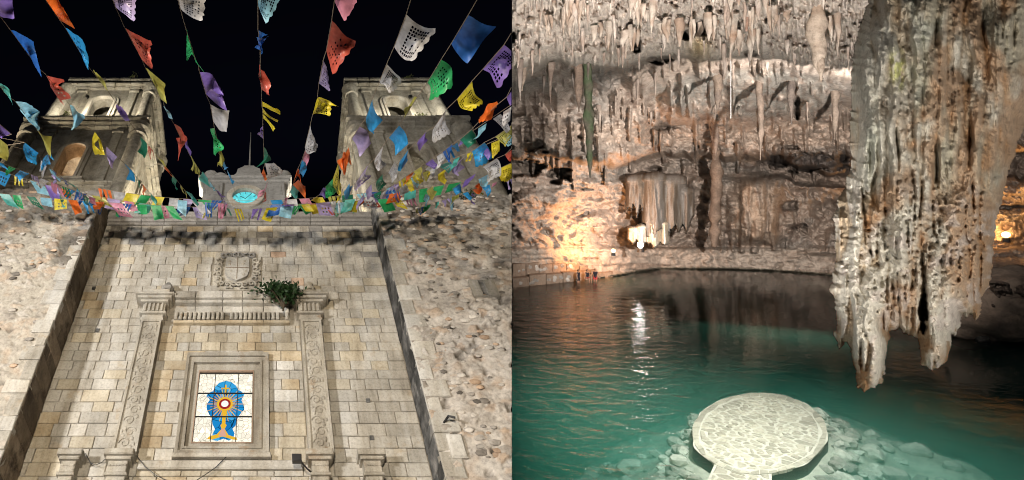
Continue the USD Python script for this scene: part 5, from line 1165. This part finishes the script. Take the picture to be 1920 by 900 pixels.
for q, (X, Yp, s_, lab) in enumerate(((1862, 598, 2.4, 'large grey-brown boulder at the right shore under the warm lamp'), (1905, 560, 2.6, 'dark boulder high on the right bank'), (1905, 622, 1.5, 'low wet boulder at the right edge of the pool'), (1832, 612, 1.1, 'small boulder at the right waterline beside the drip mass'))):
    Y = 38.5 + q * .3; p = ray(np.array(float(X)), np.array(float(Yp)), Y); v, f = rock_lump(s_, 500 + q, (1.2, 1, .8), 3); v += (meshkit.fbm(v * 1.2, 4, q) - .5)[:, None] * v * .8
    at_base('boulder', (v + p, f), 'wet_boulder', p, smooth=True, label=lab, cat='boulder')
p = ray(np.array(1843.), np.array(627.), 37.5); v, f = rock_lump(.32, 55, (1, 1, 1.1), 2); p[2] = .05; at_base('wet_rock', (v + p, f), 'reveal_black', p, smooth=True, label='small black rock breaking the water right of the drip mass', cat='rock')
# ---- three bathers on the left shore
import manifold3d as m3
def body(J, bones, ref=.045):
    parts = []
    for a, b in bones:
        (pa, ra), (pb, rb) = J[a], J[b]
        sp = []
        for p, r in ((pa, ra), (pb, rb)):
            sp.append(m3.Manifold.sphere(r, 14).translate(tuple(map(float, p))))
        parts.append(m3.Manifold.batch_hull(sp))
    m = m3.Manifold.batch_boolean(parts, m3.OpType.Add).refine_to_length(ref)
    mm = m.to_mesh(); t = trimesh.Trimesh(mm.vert_properties[:, :3], mm.tri_verts, process=True)
    trimesh.smoothing.filter_taubin(t, iterations=6)
    return t
flat('skin', G(.36, .21, .14), .6); flat('hair', G(.015, .011, .009), .7); flat('dark_cloth', G(.012, .013, .022), .85); flat('red_cloth', G(.45, .05, .05), .8); flat('eye', G(.01, .01, .01), .3); flat('lip', G(.26, .09, .07), .5)
def bather(px_, py_base, yo, label, seat, top, bottom, turn, arms):
    Y = CAMZ * F / (py_base - PY) ; base = np.array([(px_ - PX) / F * Y, Y, 0.0])
    m = Gf.Matrix4d(1).SetRotate(Gf.Rotation(Gf.Vec3d(0, 0, 1), turn)) * Gf.Matrix4d(1).SetTranslate(Gf.Vec3d(*map(float, base)))
    t = thing('person', label, 'person', m=m)
    h = .12 if seat else -.45                                      # seat height / how deep the stander is in the water (hips at h + ...)
    hip = (.42 if seat else .92) + (0 if seat else h)
    J = {}
    def j(n, x, y, z, r): J[n] = ((x, y, z), r)
    j('pel', 0, 0, hip + .05, .14); j('waist', 0, 0, hip + .24, .125); j('chest', 0, 0, hip + .44, .15); j('neck', 0, -.01, hip + .60, .058); j('nk2', 0, -.02, hip + .68, .055)
    j('head', 0, -.03, hip + .79, .098); j('jaw', 0, -.06, hip + .74, .07)
    for s, k in ((-1, 'l'), (1, 'r')):
        j('sh' + k, s * .18, 0, hip + .53, .065); j('hipj' + k, s * .09, 0, hip + .02, .095)
        ax, ay, az = arms
        j('el' + k, s * (.25 + ax), -.02 + ay * .5, hip + .26 + az * .5, .045); j('wr' + k, s * (.23 + ax * 1.6), -.06 + ay, hip + .04 + az, .033); j('ha' + k, s * (.23 + ax * 1.7), -.10 + ay, hip - .03 + az, .04)
        for q in range(4): j(f'fi{q}{k}', s * (.20 + q * .022 + ax * 1.7), -.13 + ay, hip - .11 - .012 * (1.5 - abs(q - 1.5)) + az, .011)
        j('th' + k, s * (.175 + ax * 1.7), -.15 + ay, hip - .05 + az, .012)
        if seat: j('kn' + k, s * .11, -.44, hip + .02, .065); j('an' + k, s * .11, -.46, hip - .42, .045); j('to' + k, s * .12, -.60, hip - .47, .035)
        else: j('kn' + k, s * .10, -.03, hip - .42, .062); j('an' + k, s * .10, .02, hip - .82, .045); j('to' + k, s * .11, -.14, hip - .88, .035)
    bones = [('pel', 'waist'), ('waist', 'chest'), ('chest', 'neck'), ('neck', 'nk2'), ('nk2', 'head'), ('head', 'jaw')]
    for k in 'lr':
        bones += [('chest', 'sh' + k), ('sh' + k, 'el' + k), ('el' + k, 'wr' + k), ('wr' + k, 'ha' + k), ('ha' + k, 'th' + k), ('pel', 'hipj' + k), ('hipj' + k, 'kn' + k), ('kn' + k, 'an' + k), ('an' + k, 'to' + k)] + [('ha' + k, f'fi{q}{k}') for q in range(4)]
    b = body(J, bones); obj('body', b, 'skin', t, smooth=True)
    hz = hip + .79
    hm_ = trimesh.creation.icosphere(2, .112); v = np.array(hm_.vertices); v = v * [1, 1.05, 1.05] + [0, -.015, hz + .02]; keepf = (v[hm_.faces].mean(1)[:, 1] > -.085) | (v[hm_.faces].mean(1)[:, 2] > hz + .07)
    obj('hair', (v, hm_.faces[keepf & (v[hm_.faces].mean(1)[:, 2] > hz - .1)]), 'hair', t, smooth=True)
    for s in (-1, 1):
        obj('eye', (lambda e: (np.array(e.vertices) + [s * .036, -.122, hz + .005], e.faces))(trimesh.creation.icosphere(1, .011)), 'eye', t)
        obj('ear', (lambda e: (np.array(e.vertices) * [.4, .8, 1.2] + [s * .1, -.02, hz - .005], e.faces))(trimesh.creation.icosphere(1, .026)), 'skin', t, smooth=True)
    obj('nose', (lambda e: (np.array(e.vertices) * [.8, 1, 1.5] + [0, -.132, hz - .025], e.faces))(trimesh.creation.icosphere(1, .014)), 'skin', t, smooth=True)
    obj('mouth', (lambda e: (np.array(e.vertices) * [1.8, .5, .5] + [0, -.126, hz - .058], e.faces))(trimesh.creation.icosphere(1, .014)), 'lip', t)
    def garment(zone, look, nm):
        JJ = {k: (p, r * 1.12 + .006) for k, (p, r) in J.items()}
        obj(nm, body(JJ, zone), look, t, smooth=True)
    if top: garment([('waist', 'chest'), ('pel', 'waist'), ('chest', 'shl'), ('chest', 'shr'), ('waist', 'shl'), ('waist', 'shr')], top, 'shirt')
    if bottom:
        J['tl'] = (tuple(.55 * np.array(J['hipjl'][0]) + .45 * np.array(J['knl'][0])), .09); J['tr'] = (tuple(.55 * np.array(J['hipjr'][0]) + .45 * np.array(J['knr'][0])), .09)
        garment([('pel', 'hipjl'), ('pel', 'hipjr'), ('hipjl', 'tl'), ('hipjr', 'tr')], bottom, 'shorts')
bather(1084, 530, 0, 'bather in dark top standing leftmost of the three at the left shore', False, 'dark_cloth', 'dark_cloth', 30, (0.02, 0, 0))
bather(1101, 529, 0, 'bather in dark top and red shorts sitting between the other two', True, 'dark_cloth', 'red_cloth', 10, (0.04, -.18, .06))
bather(1116, 528, 0, 'bather in dark top standing rightmost with hands on hips', False, 'dark_cloth', 'red_cloth', -20, (0.10, -.05, .12))

# ---- cave lamps and added fill lights
def cave_lamp(label, px_, py_, Y, aim, power, color, cone=70, soft=.6, size=.3, bulb='lamp_white', radius=.2):
    return floodlamp(label, ray(np.array(float(px_)), np.array(float(py_)), Y), aim, power, color, cone, soft, None, bulb, size, radius)
def at(px_, py_, Y): return ray(np.array(float(px_)), np.array(float(py_)), Y)
def ground_lamp(name, label, px_, py_, Y, power, color, bulb, r, aim=(0, 5, 4)):
    p = at(px_, py_, Y); t = thing(name, label, 'lamp', m=Gf.Matrix4d(1).SetTranslate(Gf.Vec3d(*map(float, p))))
    obj('bulb', trimesh.creation.icosphere(2, r), bulb, t, smooth=True); obj('base', MB().lathe(0, 0, [(r * 1.1, -r * 2.6), (r * .9, -r * 1.2), (r * .5, -r * .9)], 10).get(), 'lamp_case', t)
    spot(str(t.GetPath()), (0, -r * 1.5, r * 2.0), aim, power, color, cone=88, soft=.4, radius=r)
ground_lamp('white_lamp', 'glaring white lamp at the foot of the bell-shaped flowstone', 1201, 459, 62.0, 230, (1, .98, .95), 'lamp_white', .3)
ground_lamp('warm_lamp', 'small warm lamp on the rock left of the glaring white lamp', 1150, 470, 60.5, 1500, (1, .42, .13), 'lamp_warm', .2, aim=(-.5, 5, 3))
ground_lamp('warm_lamp', 'orange lamp in the rocks at the far right of the cave', 1886, 440, float(surf(1886, 440)) - 1.5, 900, (1, .48, .14), 'lamp_warm', .3)
cave_lamp('added white fill light behind the giant drip mass aimed at the far wall', 1740, 330, 24.0, at(1330, 325, 65), 38000, (1, .88, .78), 37, 1.0)  # unseen fill light, added to brighten the far wall
cave_lamp('added white fill light behind the giant drip mass aimed at the ceiling', 1720, 420, 22.0, at(1200, 90, 34), 350, (1, .93, .88), 65)  # weak unseen fill, added to lift the ceiling
cave_lamp('added fill light below the camera aimed at the giant drip mass', 640, 1900, 4.0, at(1720, 330, 13), 1250, (1, .96, .90), 40, radius=1.2)  # fill light added out of view to brighten the drip mass
cave_lamp('second added fill light right of the camera aimed at the giant drip mass', 3600, 1700, 4.0, at(1760, 330, 13), 1400, (1, .94, .85), 45, radius=1.2)  # extra fill, added for the dark right flank of the mass
floodlamp('third added fill light far right out of view aimed at the giant drip mass', (27.0, 7.0, 11.0), (17.5, 14, 11.5), 700, (1, .93, .83), 40, .6, None, 'lamp_white', .3, 1.0)  # unseen fill, added to soften hard ridges on the mass
cave_lamp('added fill light below the view aimed at the cave ceiling', 1180, 1180, 8.0, at(1230, 50, 30), 13000, (1, .93, .87), 25, .8)  # unseen fill light added to brighten the near ceiling
cave_lamp('lamp hidden behind the giant drip mass lighting the left wall', 1800, 250, 21.0, at(1010, 420, 58), 5200, (1, .93, .86), 26)
t = thing('sky_opening_light', 'bright shaft light in the roof above the round platform', 'lamp', m=mat4(look_rot(np.array([Xc, Yc, 0]) - np.array([16.5, 16.5, 15.6])), (16.5, 16.5, 15.6)))
obj('rim', MB().lathe(0, 0, [(.7, -.2), (.75, .3), (.3, .5)], 16).get(), 'lamp_case', t)
spot(str(t.GetPath()), (0, 0, -.4), (0, 0, -9), 6800, (1, .98, .90), 36, 1.0, .35)
